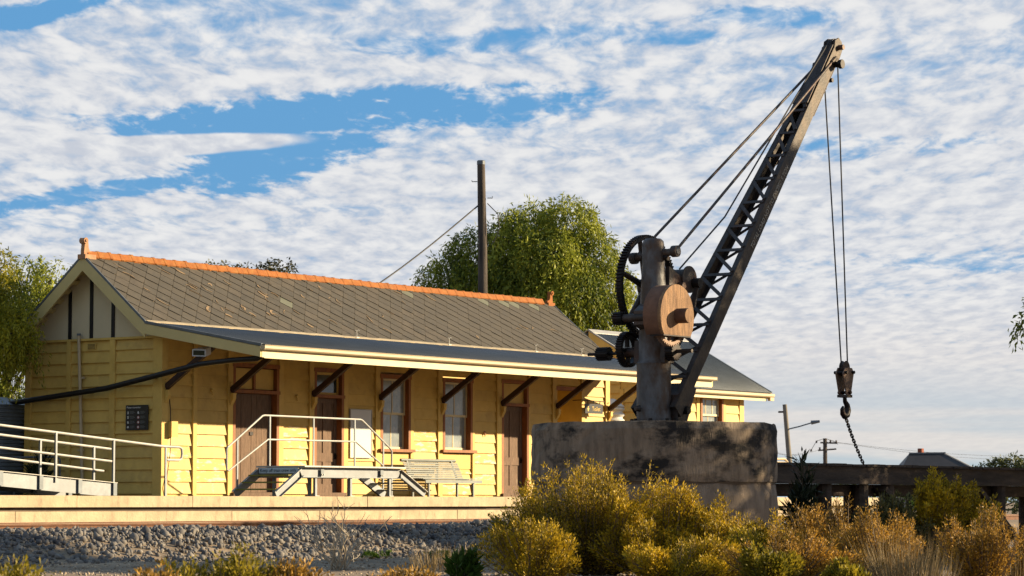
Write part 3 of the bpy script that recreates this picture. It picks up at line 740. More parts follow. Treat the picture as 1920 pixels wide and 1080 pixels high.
for c_ in range(2):
    for r_ in range(4):
        yc = .90 - c_*.30; zc_ = 1.82 - r_*.105
        icon = MB(); col_ = 'sign_white'
        if (c_, r_) in ((1, 1), (1, 2), (1, 3)):
            MB().gear((yc, 0, 0), .038, .028, 0, 0, 0, 0) if False else None
            ring = MB(); V = []; F = []
            for q in range(16):
                a = 2*math.pi*q/16
                for rr, xx in ((.036, -.0810), (.027, -.0810), (.036, -.0780), (.027, -.0780)): V.append((xx, yc+math.cos(a)*rr, zc_+math.sin(a)*rr))
            for q in range(16):
                p = q*4; p2 = ((q+1) % 16)*4; F += [(p, p2, p2+1, p+1), (p+2, p+3, p2+3, p2+2), (p, p+2, p2+2, p2), (p+1, p2+1, p2+3, p+3)]
            ring.raw(V, F).build('prohibition_ring', 'sign_red', sg)
        k = (c_*4+r_)
        if k in (0, 1): icon.box((-.0805, yc-.012, zc_-.03), (-.0778, yc+.012, zc_+.03)); icon.box((-.0805, yc-.022, zc_+.005), (-.0778, yc-.0125, zc_+.015))
        elif k in (2, 4): icon.prism([(yc-.026, zc_-.02), (yc+.01, zc_-.03), (yc+.026, zc_+.01), (yc-.005, zc_+.032)], -.0805, -.0778, 'X')
        else: icon.prism([(yc+.024*math.cos(a), zc_+.024*math.sin(a)) for a in [2*math.pi*q/8 for q in range(8)]], -.0805, -.0778, 'X')
        icon.build('pictogram', 'sign_white', sg)
        tl = MB()
        for q in range(3): tl.box((-.0790, yc-.055, zc_+.022-q*.022), (-.0778, yc-.055-(.15 if q < 2 else .10)*(1 if q else .8), zc_+.029-q*.022))
        tl.build('caption_lines', 'galv', sg)
mb_ = thing('conduit', (-.06, 2.3, .02), 'thin cream vent pipe standing against the gable wall', 'pipe')
MB().tube([(-.11, 2.37, 3.55), (-.11, 2.30, 2.2), (-.11, 2.2, .02)], .036, 10).build('pipe_length', 'gutter', mb_, smooth=True)
MB().tube([(-.11, 2.37, 3.552), (-.11, 2.37, 3.60)], .045, 10).build('pipe_cap', 'steel_grey', mb_)
for zz in (1.0, 2.6): B((-.10, 2.22, zz), (-.0545, 2.38, zz+.04)).build('clip', 'gutter', mb_)
bp = thing('rainwater_pipe', (-.25, .5, 2.2), 'thick black rainwater pipe sloping from the verandah gutter to the tank', 'pipe')
MB().tube([(-.24, -3.02, 2.93), (-.25, -2.9, 2.885), (-.25, -2.2, 2.865), (-.25, -1.32, 2.81), (-.25, -.18, 2.62), (-.25, 1.38, 2.36), (-.26, 2.6, 2.245), (-.3, 3.81, 2.13), (-.2, 4.6, 2.08), (.2, 5.4, 2.06)], .062, 10).build('pipe_length', 'black_pipe', bp, smooth=True)
for yy, zz in ((.10, 2.575), (2.0, 2.30), (3.95, 2.12)): B((-.20, yy-.03, zz-.03), (-.053, yy+.03, zz+.03)).build('pipe_clip', 'steel_grey', bp)
eb = thing('meter_box', (.2, -.1, 1.3), 'small yellow meter box with cable at the front corner of the station', 'meter box')
B((.135, -.17, 1.29), (.33, -.0545, 1.62)).build('box', 'paint_yellow', eb); B((.130, -.185, 1.285), (.335, -.171, 1.625)).build('lid', 'paint_yellow', eb)
MB().tube([(.20, -.10, 1.29), (.17, -.11, .9), (.10, -.10, .5), (.03, -.12, .2), (.06, -.10, .01)], .010, 6).build('cable', 'black_pipe', eb)
MB().tube([(.20, -.09, 1.62), (.20, -.08, 1.9), (.15, -.075, 2.25)], .010, 6).build('cable', 'black_pipe', eb)
wb = thing('whiteboard', (6.88, -.08, .93), 'white rectangular notice panel beside the middle door', 'notice board')
B((6.485, -.085, .94), (7.275, -.056, 2.05)).build('panel', 'white_board', wb)
fr = MB(); fr.box((6.465, -.095, .92), (6.484, -.054, 2.07)); fr.box((7.276, -.095, .92), (7.295, -.054, 2.07)); fr.box((6.4845, -.095, .92), (7.2755, -.054, .939)); fr.box((6.4845, -.095, 2.051), (7.2755, -.054, 2.07)); fr.build('frame', 'galv_pale', wb)
ts = thing('toilet_sign', (16.55, -.35, 2.22), 'black hanging Toilet sign with yellow figure beside the recess', 'sign')
B((16.12, -.325, 2.215), (16.96, -.30, 2.47)).build('panel', 'black_sign', ts)
text('Toilet', 'lettering', 'sign_yellow', ts, (16.44, -.3275, 2.285), (1, 0, 0), (0, 0, 1), .165, .004)
fg = MB(); fg.box((16.235, -.3290, 2.27), (16.285, -.326, 2.36)); fg.prism([(16.26+.022*math.cos(2*math.pi*q/8), 2.385+.022*math.sin(2*math.pi*q/8)) for q in range(8)], -.329, -.326, 'Y'); fg.box((16.22, -.329, 2.315), (16.2345, -.326, 2.36)); fg.box((16.2855, -.329, 2.315), (16.30, -.326, 2.36)); fg.build('figure', 'sign_yellow', ts)
MB().tube([(15.92, -.06, 2.55), (15.95, -.312, 2.56), (17.05, -.312, 2.54)], .013, 6).build('hanger_bar', 'batten_black', ts)
for xx in (16.26, 16.54, 16.84): MB().tube([(xx, -.312, 2.545), (xx, -.312, 2.468)], .012, 6).build('hook', 'batten_black', ts)
for k, (xx, zz) in enumerate(((11.95, 1.62), (1.6, 2.34), (4.55, 2.3))):
    bb = thing('wall_fitting', (xx, -.05, zz), ['small brass bell fitting on the wall between window and last door', 'tiny square hook plate on the wall left of the boarded door', 'tiny hook plate on the wall between the first two doors'][k], 'fitting')
    MB().lathe([(.035, -.075), (.05, -.055), (.05, -.034)], (xx, 0, zz), 8, 'Y').build('boss', 'finial_clay' if k == 0 else 'paint_yellow', bb)
    MB().tube([(xx, -.06, zz-.04), (xx, -.06, zz-.10)], .014, 6).build('drop', 'finial_clay' if k == 0 else 'paint_yellow', bb)

# ------------------------------------------------------------------ annex building
an = thing('annex_building', (23, 2.5, 0), 'small yellow weatherboard annex with grey iron gable roof behind the crane', 'building')
AX0, AX1, AY1 = 20.95, 24.80, 5.0
AR, AZ, AM = 2.5, 4.72, .565
awf = MB(); W0, W1 = 22.42, 23.66
awf.box((AX0+.1, .003, 0), (W0, .08, 3.02)); awf.box((W1, .003, 0), (AX1, .08, 3.02)); awf.box((W0+.0005, .003, 0), (W1-.0005, .08, 1.75)); awf.box((W0+.0005, .003, 2.90), (W1-.0005, .08, 3.02))
awf = awf.build('front_wall', 'paint_yellow', an)
boards_x(awf, AX0+.12, 22.22, .07, 3.0); boards_x(awf, 23.83, 24.62, .07, 3.0); boards_x(awf, W0, W1, .07, 1.72)
for a, b in ((22.23, 22.42), (23.66, 23.83), (24.62, 24.86)): B((a, -.052, .02), (b, .0025, 3.015)).build('stud', 'paint_yellow', awf)
window(an, W0, W1, 1.85, 2.83, 0.0, (3, 2))
agl = MB().prism([(.085, 0), (AY1-.1, 0), (AY1-.1, AZ-AM*(AY1-.1-AR)-.06), (AR, AZ-.06), (.085, AZ-AM*(AR-.085)-.06)], AX0+.002, AX0+.08, 'X').build('gable_wall', 'paint_yellow', an)
boards_y(agl, .12, 1.55, .07, 3.1, AX0); boards_y(agl, 1.68, 3.3, .07, 3.6, AX0)
for a, b in ((-.02, .12), (1.55, 1.68)): B((AX0-.052, a, .02), (AX0+.0015, b, 3.05)).build('stud', 'paint_yellow', agl)
B((AX1-.08, .085, 0), (AX1, AY1-.1, 3.0)).build('end_wall', 'paint_yellow', an); B((AX0+.081, AY1-.18, 0), (AX1-.081, AY1-.1, 3.0)).build('rear_wall', 'paint_yellow', an)
AYF = -.42; AZF = AZ - AM*(AR-AYF)
ax0, ax1 = 20.58, 25.80
arf = corrugated((AR, AZ), (AYF-.05, AZF-.02), ax0, ax1, name='roof', m='roof_iron_annex', parent=an, amp=.014)
MB().prism([(AR, AZ-.03), (AYF+.04, AZF-.01), (AYF+.04, AZF-.04), (AR, AZ-.07), (5.4, AZ-AM*2.9-.07), (5.4, AZ-AM*2.9-.01), (AR+.001, AZ+.01)], ax0+.05, ax1-.05, 'X').build('roof_lining', 'roof_iron', an)
MB().prism([(AR-.16, AZ-.065), (AR, AZ+.045), (AR+.16, AZ-.045), (AR+.16, AZ-.065), (AR, AZ+.02), (AR-.16, AZ-.085)], ax0-.02, ax1+.01, 'X').build('ridge_cap', 'galv_pale', an)
for X0, X1 in ((ax0-.012, ax0+.04), (ax1-.04, ax1+.012)):
    a, b = (AR, AZ-.025), (AYF, AZF-.03); MB().prism([a, b, (b[0], b[1]-.22), (a[0], a[1]-.26)], X0, X1, 'X').build('barge_board', 'paint_yellow', an)
    MB().prism([(AR, AZ+.02), (AYF-.04, AZF+.012), (AYF-.04, AZF-.018), (AR, AZ-.018)], X0-.008, X1+.006, 'X').build('verge', 'galv_pale' if X0 < 22 else 'steel_grey', an)
gz = AZF-.06
MB().prism([(AYF+.01, gz-.09), (AYF-.085, gz-.09), (AYF-.115, gz-.06), (AYF-.115, gz+.01), (AYF-.10, gz+.012), (AYF-.10, gz-.055), (AYF-.08, gz-.075), (AYF+.01, gz-.075)], ax0-.02, ax1+.02, 'X').build('gutter', 'gutter', an)
B((ax0+.045, AYF+.012, gz-.20), (ax1-.25, AYF+.039, gz-.02)).build('fascia', 'paint_cream', an)
B((ax1-.20, AYF-.09, gz-.19), (ax1+.015, AYF+.005, gz-.091)).build('gutter_outlet', 'gutter', an)
MB().prism([(AYF+.05, gz-.06), (0, gz-.03), (0, gz-.05), (AYF+.05, gz-.08)], ax0+.05, ax1-.05, 'X').build('soffit', 'soffit', an)
# small corrugated tank between the buildings
def tank(name, c, r, h, m, label, pitch=.11, amp=.02, n=40):
    t = thing(name, (c[0], c[1], c[2]), label, 'water tank')
    prof = []; k = int(h/pitch*6)
    for i in range(k+1): prof.append((r + amp*math.sin(2*math.pi*i/6), h*i/k))
    MB().lathe(prof, c, n).build('tank_wall', m, t, smooth=True)
    MB().lathe([(r+.03, h), (r*.5, h+.18), (.06, h+.22)], c, n).build('tank_lid', m, t)
    return t
tank('water_tank', (19.75, 1.2, -.003), .33, 2.52, 'tank_white', 'slim white ribbed tank between station and annex', .16, .035, 24)
tank('water_tank', (-.17, 5.20, -.003), 1.05, 2.06, 'tank_iron', 'corrugated galvanised rainwater tank at the left end of the station', .085, .018, 64)
# ------------------------------------------------------------------ boarding ramp on the platform (left)
rp = thing('access_ramp', (-5.5, -2.6, 0), 'galvanised steel wheelchair ramp with tubular handrails at the left of the platform', 'ramp')
def rz_(x, a=.247, s=-.0641): return a + s*(x+4.82)
for y in (-3.2, -2.0):
    x0, x1 = -9.6, -4.82
    MB().prism([(x0, rz_(x0)), (x1, rz_(x1)), (x1, .004), (x1-.5, .004), (x0, rz_(x0)-.27)], y-.006, y+.006, 'Y').build('side_plate', 'galv', rp)
    MB().prism([(x0, rz_(x0)+.012), (x1, rz_(x1)+.012), (x1, rz_(x1)+.0005), (x0, rz_(x0)+.0005)], y-.05, y+.02, 'Y').build('flange', 'galv_pale', rp)
    for xs in (-9.2, -7.95, -6.9, -5.85, -4.88): B((xs-.05, y-.045, max(.006, rz_(xs)-.26)), (xs+.05, y-.0065, rz_(xs)-.001)).build('stiffener', 'steel_grey', rp)
MB().prism([(-9.6, rz_(-9.6)-.02), (-4.83, rz_(-4.83)-.02), (-4.83, rz_(-4.83)-.05), (-9.6, rz_(-9.6)-.05)], -3.193, -2.007, 'Y').build('ramp_deck', 'galv', rp)
def hr(x, base): return base + (-.0717)*(x+7.96)
rr = MB(); rr.tube([(-9.6, -3.2, hr(-9.6, 1.308)), (-3.46, -3.2, .985), (-2.99, -3.2, .978), (-2.92, -3.2, .95), (-2.90, -3.2, .85), (-2.92, -3.2, .745), (-3.0, -3.2, .717), (-3.36, -3.2, .717)], .026, 8)
rr.build('handrail', 'galv_pale', rp, smooth=True)
MB().tube([(-9.6, -3.2, hr(-9.6, .892)), (-6.5, -3.2, .786), (-4.95, -3.2, .671)], .024, 8).build('handrail', 'galv_pale', rp, smooth=True)
MB().tube([(-9.6, -2.0, 1.38), (-6.77, -2.0, 1.17), (-3.70, -2.0, .942)], .026, 8).build('handrail', 'galv_pale', rp, smooth=True)
MB().tube([(-9.6, -2.0, .95), (-6.77, -2.0, .731), (-3.9, -2.0, .50)], .024, 8).build('handrail', 'galv_pale', rp, smooth=True)
for y, x, zt in ((-3.2, -8.2, 1.32), (-3.2, -6.5, 1.20), (-3.2, -4.91, 1.085), (-2.0, -5.70, 1.09), (-2.0, -4.20, .98), (-2.0, -6.9, 1.18)):
    B((x-.022, y-.036, rz_(x)-.1), (x+.022, y-.0125+.02, zt)).build('post', 'galv', rp)
B((-3.41, -3.215, 0), (-3.365, -3.185, .96)).build('post', 'galv', rp)

# dark tubular rail by the gable wall
gr = thing('guard_rail', (-.5, 2.2, 0), 'low grey tubular guard rail against the shaded gable wall', 'railing')
MB().tube([(-.55, 3.9, .87), (-.55, 2.55, .87), (-.55, 2.47, .82), (-.55, 2.47, .46), (-.55, 2.55, .40), (-.55, 3.9, .40)], .024, 8).build('hoop', 'steel_grey', gr, smooth=True)
for y in (3.85, 2.75): MB().tube([(-.55, y, 0), (-.55, y, .40)], .02, 6).build('post', 'steel_grey', gr)

# ------------------------------------------------------------------ train crew step unit
sp = thing('crew_steps', (1.2, -3.65, 0), 'grey steel train crew step platform with handrail standing at the platform edge', 'steps')
SY0, SY1 = -4.2, -3.1; ZD = .60
def chan(a, b, d, y, name):                                     # channel stringer, web in the XZ plane
    a = Vector(a); b = Vector(b)
    MB().beam(a, b, .010, d, (0, 0, 1)).build(name, 'galv', sp)
    dd = (b-a).normalized(); n_ = Vector((-dd.z, 0, dd.x))
    if n_.z < 0: n_ = -n_
    yo = Vector((0, -.035 if y < -3.6 else .035, 0))
    for s in (1, -1): MB().beam(a+n_*(d/2-.006)*s+yo, b+n_*(d/2-.006)*s+yo, .058, .010, n_).build('flange', 'galv_pale' if s > 0 else 'steel_grey', sp)
for y in (SY0, SY1):
    chan((-.42, y, .49), (3.03, y, .49), .21, y, 'side_beam')
    chan((-.38, y, .49), (-1.16, y, .03), .17, y, 'stringer')
    chan((2.98, y, .49), (3.90, y, .03), .17, y, 'stringer')
    for x in (.10, 1.27, 2.62): B((x-.03, y-.03, .016), (x+.03, y+.03, .385)).build('leg', 'galv', sp); B((x-.07, y-.07, .0025), (x+.07, y+.07, .0155)).build('foot_plate', 'galv_pale', sp)
    for x in (.28, 2.30):
        B((x-.05, y-.055, .42), (x+.05, y-.0405, .56)).build('clamp', 'steel_grey', sp)
        for dx in (-.028, .028): MB().tube([(x+dx, y-.056, .45), (x+dx, y-.075, .45)], .014, 6).build('bolt', 'galv_pale', sp)
dx_ = [-.40, .15, .75, 1.42, 2.05, 2.35, 3.05]
for a, b in zip(dx_, dx_[1:]): B((a+.004, SY0-.13, ZD+.001), (b-.004, SY1+.075, ZD+.032)).build('deck_plate', 'galv_pale', sp)
for s, xt, xb in ((-1, -.42, -1.16), (1, 3.03, 3.90)):
    for k in range(1, 4):
        t = k/3.6; x = xt + (xb-xt)*t; z = .56 - .52*t
        B((x-.13, SY0+.012, z), (x+.13, SY1-.012, z+.03)).build('tread', 'tread_yellow' if s < 0 else 'galv_pale', sp)
B((-.432, SY0+.03, .475), (-.422, SY1-.03, .592)).build('riser_plate', 'sign_blue', sp)
text('Keep off train crew only', 'lettering', 'lettering_dark', sp, (-.4345, SY1-.06, .505), (0, -1, 0), (0, 0, 1), .098, .003)
y = SY1+.02
MB().tube([(-1.375, y, 1.0), (-.27, y, 1.68), (-.20, y, 1.69), (3.05, y, 1.68), (3.11, y, 1.66), (4.12, y, 1.06), (4.17, y, 1.0), (4.17, y, .68)], .021, 8).build('handrail', 'galv_pale', sp, smooth=True)
MB().tube([(-1.375, y, 1.0), (-1.40, y, .95), (-1.39, y, .54), (-1.34, y, .52), (-.09, y, 1.188), (2.87, y, 1.196), (3.86, y, .68)], .019, 8).build('handrail', 'galv_pale', sp, smooth=True)
for x, z0, zt in ((-.03, .634, 1.68), (1.42, .634, 1.68), (2.84, .634, 1.68), (-1.065, .08, 1.17), (3.86, .07, 1.20), (4.17, .004, .70)):
    B((x-.019, y-.012, z0), (x+.019, y+.012, zt)).build('post', 'galv', sp)

# ------------------------------------------------------------------ bench
bn = thing('platform_bench', (9.3, -.7, 0), 'grey-green slatted metal bench below the windows', 'bench')
for k in range(9):
    t = k/8; z = .46 + .40*t; yy = -.62 + .20*t + (.05 if k == 8 else 0)
    MB().beam((8.05, yy, z), (10.25, yy, z), .012, .040, (0, .45, 1)).build('slat', 'bench_green', bn)
for k in range(8):
    a = k/7; yy = -.66 - .42*a; z = .43 + .012*math.sin(a*3) - (.03 if k == 7 else 0)
    MB().beam((8.05, yy, z), (10.35, yy, z), .048, .018, (0, 0, 1)).build('slat', 'bench_green', bn)
MB().beam((8.05, -1.115, .37), (10.35, -1.115, .37), .02, .07).build('slat', 'bench_green', bn)
MB().tube([(8.05, -.37, .885), (10.25, -.37, .885)], .035, 8).build('top_rail', 'bench_green', bn)
for x in (8.25, 10.05):
    fr = MB(); fr.beam((x, -1.06, .005), (x, -1.06, .41), .05, .05); fr.beam((x, -.58, .005), (x, -.58, .42), .05, .05); fr.beam((x, -1.06, .40), (x, -.56, .41), .05, .03); fr.beam((x, -.585, .42), (x, -.40, .87), .05, .03); fr.build('leg_frame', 'bench_green', bn)

# ------------------------------------------------------------------ platform hoop rails (right)
for k, (xa, xb) in enumerate(((16.9, 18.35), (19.05, 20.6))):
    h_ = thing('hoop_rail', ((xa+xb)/2, -4.0, 0), ['cream tubular hoop rail on the platform just right of the concrete drum', 'cream tubular hoop rail on the platform beyond the loading stage shrub'][k], 'railing', 'hoop rails on the far platform')
    MB().tube([(xa, -4, 0), (xa, -4, .92), (xa+.09, -4, 1.02), (xb-.40, -4, 1.03), (xb-.25, -4, .96), (xb, -4, .45), (xb, -4, 0)], .034, 8).build('hoop', 'gutter', h_, smooth=True)
    MB().tube([(xa+.05, -4, .95), (xb-.3, -4, .94)], .02, 6).build('cross_bar', 'gutter', h_)

# ------------------------------------------------------------------ concrete plinth
CX, CY = -10.86, -19.36; ZT = 1.0
dr = thing('concrete_plinth', (CX, CY, -1.1), 'massive round stained concrete plinth carrying the crane', 'plinth')
def drum(r, z0, z1, m, name):
    n = 60; mb = MB(); ring = [random.uniform(-.009, .009) for _ in range(9)]; rj = [r*(1+random.uniform(-.004, .004)) for _ in range(n)]
    zs = np.linspace(z0, z1, 9); V = []
    for i, z in enumerate(zs):
        for j in range(n):
            a = 2*math.pi*j/n; q = rj[j] + ring[i] + random.uniform(-.009, .009)
            if i == 8: q -= random.uniform(.012, .05)
            if i == 0: q -= .012
            V.append((CX+math.cos(a)*q, CY+math.sin(a)*q, z + (random.uniform(-.008, .008) if i == 0 else random.uniform(-.022, .004) if i == 8 else 0)))
    F = [(i*n+j, i*n+(j+1) % n, (i+1)*n+(j+1) % n, (i+1)*n+j) for i in range(8) for j in range(n)] + [tuple(range(n-1, -1, -1)), tuple(8*n+j for j in range(n))]
    return mb.raw(V, F).build(name, m, dr)
drum(1.765, -1.25, .145, 'drum_concrete_low', 'lower_lift'); drum(1.765, .162, ZT, 'drum_concrete', 'upper_lift')
MB().lathe([(1.735, .13), (1.735, .175)], (CX, CY, 0), 48).build('joint', 'concrete_dark', dr)

# ------------------------------------------------------------------ crane
cr = thing('jib_crane', (CX, CY, ZT), 'old black iron hand-cranked jib crane with lattice boom and gear wheels', 'crane')
def c(p): return (CX+p[0], CY+p[1], p[2])
pil = MB(); pil.lathe([(.25, ZT+.004), (.262, ZT+.05), (.255, ZT+.09), (.248, 1.84), (.255, 1.87), (.22, 1.92), (.215, 2.3), (.195, 2.75), (.168, 3.30), (.160, 3.58), (.150, 3.645), (.11, 3.68)], (CX, CY, 0), 28)
pil = pil.build('pillar', 'crane_paint', cr, smooth=True)
MB().lathe([(.36, 0), (.36, .035), (.30, .04)], (CX, CY, ZT+.0005), 28).build('base_flange', 'crane_iron', cr)
for k in range(8):
    a = 2*math.pi*(k+.5)/8; MB().tube([c((.325*math.cos(a), .325*math.sin(a), ZT+.036)), c((.325*math.cos(a), .325*math.sin(a), ZT+.075))], .026, 6).build('anchor_nut', 'gear_iron', cr)
MB().tube([c((-.23, .10, 1.22)), c((-.30, .13, 1.22))], [.05, .035], 10).build('plug', 'crane_iron', cr)
# cross head
MB().tube([c((.03, .42, 3.41)), c((.04, -.40, 3.49))], .055, 12).build('cross_head', 'crane_paint', cr, smooth=True)
for s in (1, -1):
    y = .35*s; MB().tube([c((.035, y-.045, 3.45-.034*s)), c((.035, y+.045, 3.45-.034*s))], .085, 12).build('cross_head_boss', 'crane_iron', cr, smooth=True)
    MB().tube([c((.05, y, 3.46-.034*s)), c((5.28, .125*s, 6.97))], .021, 8).build('tie_rod', 'crane_iron', cr, smooth=True)
    MB().tube([c((5.22, .125*s, 6.93)), c((5.36, .125*s, 7.02))], .036, 8).build('rod_eye', 'boom_iron', cr)
MB().tube([c((.03, -.17, 3.40)), c((.03, -.23, 3.40))], .045, 8).build('pin', 'gear_iron', cr)
# main wheel
GX, GZ, GR = .36, 3.01, .775
bg_ = MB().gear(c((GX, 0, GZ)), GR, GR-.080, .30, .395, 92, .028).build('main_gear', 'gear_iron', cr)
for k in range(6):
    a = R(105+60*k); ca, sa = math.cos(a), math.sin(a)
    MB().tube([c((GX+ca*.10, .345, GZ+sa*.10)), c((GX+ca*(GR-.08), .345, GZ+sa*(GR-.08)))], [.055, .036], 8).build('spoke', 'crane_iron', bg_)
MB().lathe([(.13, .27), (.13, .43)], c((GX, 0, GZ)), 16, 'Y').build('hub', 'crane_iron', bg_)
MB().tube([c((GX, .42, GZ)), c((GX, -.30, GZ))], .05, 10).build('main_axle', 'crane_iron', cr)
for y in (.18, -.18):
    MB().prism([(CX+.10, 2.82), (CX+GX+.12, 2.90), (CX+GX+.12, 3.13), (CX+.10, 3.28)], CY+y-.03, CY+y+.03, 'Y').build('axle_cheek', 'crane_iron', cr)
# rope barrel
BXc, BZc = .62, 3.12
bar = MB().lathe([(.20, -.24), (.20, -.215), (.155, -.21), (.155, .12), (.20, .125), (.20, .15)], c((BXc, 0, BZc)), 24, 'Y').build('rope_barrel', 'crane_iron', cr, smooth=True)
MB().tube([c((BXc+.10, -.245, BZc-.05)), c((BXc+.10, -.36, BZc-.05))], .075, 12).build('pawl_boss', 'gear_iron', cr)
MB().beam(c((BXc+.10, -.30, BZc-.06)), c((BXc-.02, -.30, BZc-.42)), .03, .07, (0, 1, 0)).build('pawl', 'crane_iron', cr)
# first shaft: pinion, sleeve, gear and half-covered wooden disc
S1 = (-.32, 2.52)
MB().gear(c((S1[0], 0, S1[1])), .098, .02, .30, .46, 14, .022).build('pinion', 'gear_iron', cr)
MB().tube([c((S1[0], .47, S1[1])), c((S1[0], -.20, S1[1]))], .062, 12).build('shaft_sleeve', 'crane_iron', cr, smooth=True)
MB().prism([(CX+S1[0]-.03, S1[1]-.10), (CX+S1[0]-.03, S1[1]+.10), (CX-.05, S1[1]+.28), (CX-.05, S1[1]-.22)], CY-.12, CY+.12, 'Y').build('shaft_bracket', 'crane_paint', cr)
g2 = MB().gear(c((S1[0], 0, S1[1])), .430, .365, -.50, -.42, 56, .024).build('intermediate_gear', 'hook_paint', cr)
for k in range(4):
    a = R(30+90*k)+R(60); MB().beam(c((S1[0]+.04*math.cos(a), -.46, S1[1]+.04*math.sin(a))), c((S1[0]+.375*math.cos(a), -.46, S1[1]+.385*math.sin(a))), .045, .04, (0, 1, 0)).build('spoke', 'hook_paint', g2)
DR = .452; cut = -.275
def disc_poly(r, cutz):
    a0 = math.asin(cutz/r); return [(CX+S1[0]+r*math.cos(a), S1[1]+r*math.sin(a)) for a in np.linspace(a0, math.pi-a0, 44)]
pl_ = disc_poly(DR, cut); mid = CX+S1[0]-.012
halves = ([p for p in pl_ if p[0] > mid+.004], [p for p in pl_ if p[0] < mid-.004])
dsc = MB().prism(disc_poly(DR-.004, cut+.003), CY-.30, CY-.545, 'Y').build('wooden_disc', 'drum_wood_rim', cr, smooth=True)
for hfl, xx in zip(halves, (mid+.004, mid-.004)):
    top = S1[1] + math.sqrt(DR**2-(xx-CX-S1[0])**2); bot = S1[1]+cut
    poly = ([(xx, bot)] + hfl + [(xx, top)]) if xx > mid else ([(xx, top)] + hfl + [(xx, bot)])
    MB().prism(poly, CY-.5455, CY-.60, 'Y').build('face_board', 'drum_wood', dsc)
MB().tube([c((S1[0], -.6005, S1[1])), c((S1[0], -.78, S1[1]))], .107, 20).build('disc_stub', 'drum_wood_rim', dsc, smooth=True)
MB().tube([c((S1[0], -.7805, S1[1])), c((S1[0], -.795, S1[1]))], .103, 20).build('stub_cap', 'drum_wood', dsc)
B((CX+S1[0]-.37, CY-.60, S1[1]+cut-.018), (CX+S1[0]+.37, CY-.37, S1[1]+cut-.001)).build('disc_strap', 'gear_iron', dsc)
# second shaft: crank square, pinion, gear
Z2 = 2.035
MB().tube([c((-.02, 1.12, Z2)), c((-.02, .22, Z2))], .026, 6).build('crank_shaft', 'gear_iron', cr)
MB().gear(c((-.02, 0, Z2)), .100, .02, .74, .95, 16, .02).build('crank_pinion', 'gear_iron', cr)
g3 = MB().gear(c((.0, 0, Z2+.055)), .262, .20, .40, .50, 40, .022).build('crank_gear', 'gear_iron', cr)
for k in range(4):
    a = R(45+90*k)-R(40); MB().beam(c((.03*math.cos(a), .45, Z2+.055+.03*math.sin(a))), c((.205*math.cos(a), .45, Z2+.055+.205*math.sin(a))), .05, .05, (0, 1, 0)).build('spoke', 'gear_iron', g3)
MB().tube([c((-.03, .52, Z2)), c((-.03, -.26, Z2))], .068, 12).build('shaft_sleeve', 'crane_iron', cr, smooth=True)
MB().gear(c((-.02, 0, Z2)), .135, .03, -.40, -.27, 18, .022).build('drive_pinion', 'gear_iron', cr)
MB().tube([c((-.02, -.27, Z2)), c((-.02, -.66, Z2))], .030, 6).build('crank_square', 'crane_iron', cr)
MB().prism([(CX-.13, Z2-.16), (CX+.13, Z2-.16), (CX+.10, Z2+.17), (CX-.10, Z2+.17)], CY-.262, CY+.262, 'Y').build('lower_bearing', 'crane_iron', cr)
# boom: two channels laced on both faces
FA = Vector((.163, 0, 1.136)); TA = Vector((5.547, 0, 7.091)); BD = (TA-FA).normalized(); BN = Vector((-BD.z, 0, BD.x)); BL = (TA-FA).length; HB = .215
def wb_(s): return .36 + (.085-.36)*s/BL                         # half-spacing of the channels
def bp_(s, n_, side, dy=0.0):
    p = FA + BD*s + BN*n_; return c((p.x, side*(wb_(s)+dy), p.z))
boom = MB()
def sheet(mb, s0, s1, n0, n1, side, d0, d1):
    V = [bp_(s, n_, side, d) for s in (s0, s1) for n_ in (n0, n1) for d in (d0, d1)]
    mb.raw(V, [(0,1,3,2), (4,6,7,5), (0,4,5,1), (2,3,7,6), (0,2,6,4), (1,5,7,3)])
for side in (-1, 1):
    ch = MB(); sheet(ch, -.05, BL, .0, HB, side, 0, .016); ch.build('boom_channel', 'boom_iron', cr)
    for n0, n1 in ((0.001, .016), (HB-.016, HB-.001)):
        ch = MB(); sheet(ch, -.05, BL, n0, n1, side, -.075, -.0005); ch.build('channel_flange', 'crane_iron', cr)
    # riveted cover plate edge along the underside
    for k in range(15):
        s = .6 + k*.5
        MB().tube([bp_(s, -.002, side, -.02), bp_(s, -.022, side, -.02)], .026, 6).build('rivet', 'gear_iron', cr)
NP = 13; s_ = [.55 + k*.535 for k in range(NP+1)]
for face, n_ in ((1, HB+.008), (0, -.008)):
    for k in range(NP+1):
        a = bp_(s_[k], n_, -1, -.02); b = bp_(s_[k], n_, 1, -.02)
        if face: MB().beam(a, b, .058, .012, BN).build('lacing_bar', 'crane_iron', cr)
        if k < NP and s_[k+1] < BL-.6:
            e = .05
            if face: a = bp_(s_[k]+e, n_+.012, -1, -.02); b = bp_(s_[k+1]-e, n_+.012, 1, -.02)
            else: a = bp_(s_[k]+e, n_-.012, 1, -.02); b = bp_(s_[k+1]-e, n_-.012, -1, -.02)
            MB().beam(a, b, .055, .012, BN).build('lacing_bar', 'crane_iron', cr)
for n_ in (HB+.034, -.034):
    V = [bp_(s, n_+dn, sd, .0) for s in (BL-1.45, BL-.02) for sd in (-1, 1) for dn in (-.006, .006)]
    MB().raw(V, [(0,1,3,2), (4,6,7,5), (0,4,5,1), (2,3,7,6), (0,2,6,4), (1,5,7,3)]).build('head_plate', 'crane_iron', cr)
# lettering on the near channel
tp = FA + BD*3.40 + BN*.055
pw = c((tp.x, -(wb_(3.4)+.019), tp.z)); pe_ = FA + BD*5.3 + BN*.055; pe = c((pe_.x, -(wb_(5.3)+.019), pe_.z))
xd = Vector(pe)-Vector(pw); xd.normalize(); yd = Vector((BN.x, 0, BN.z)); yd = (yd - xd*yd.dot(xd)).normalized()
text('TOTAL LOAD NOT TO EXCEED 5 TON', 'lettering', 'boom_lettering', cr, pw, xd, yd, .105, .006)
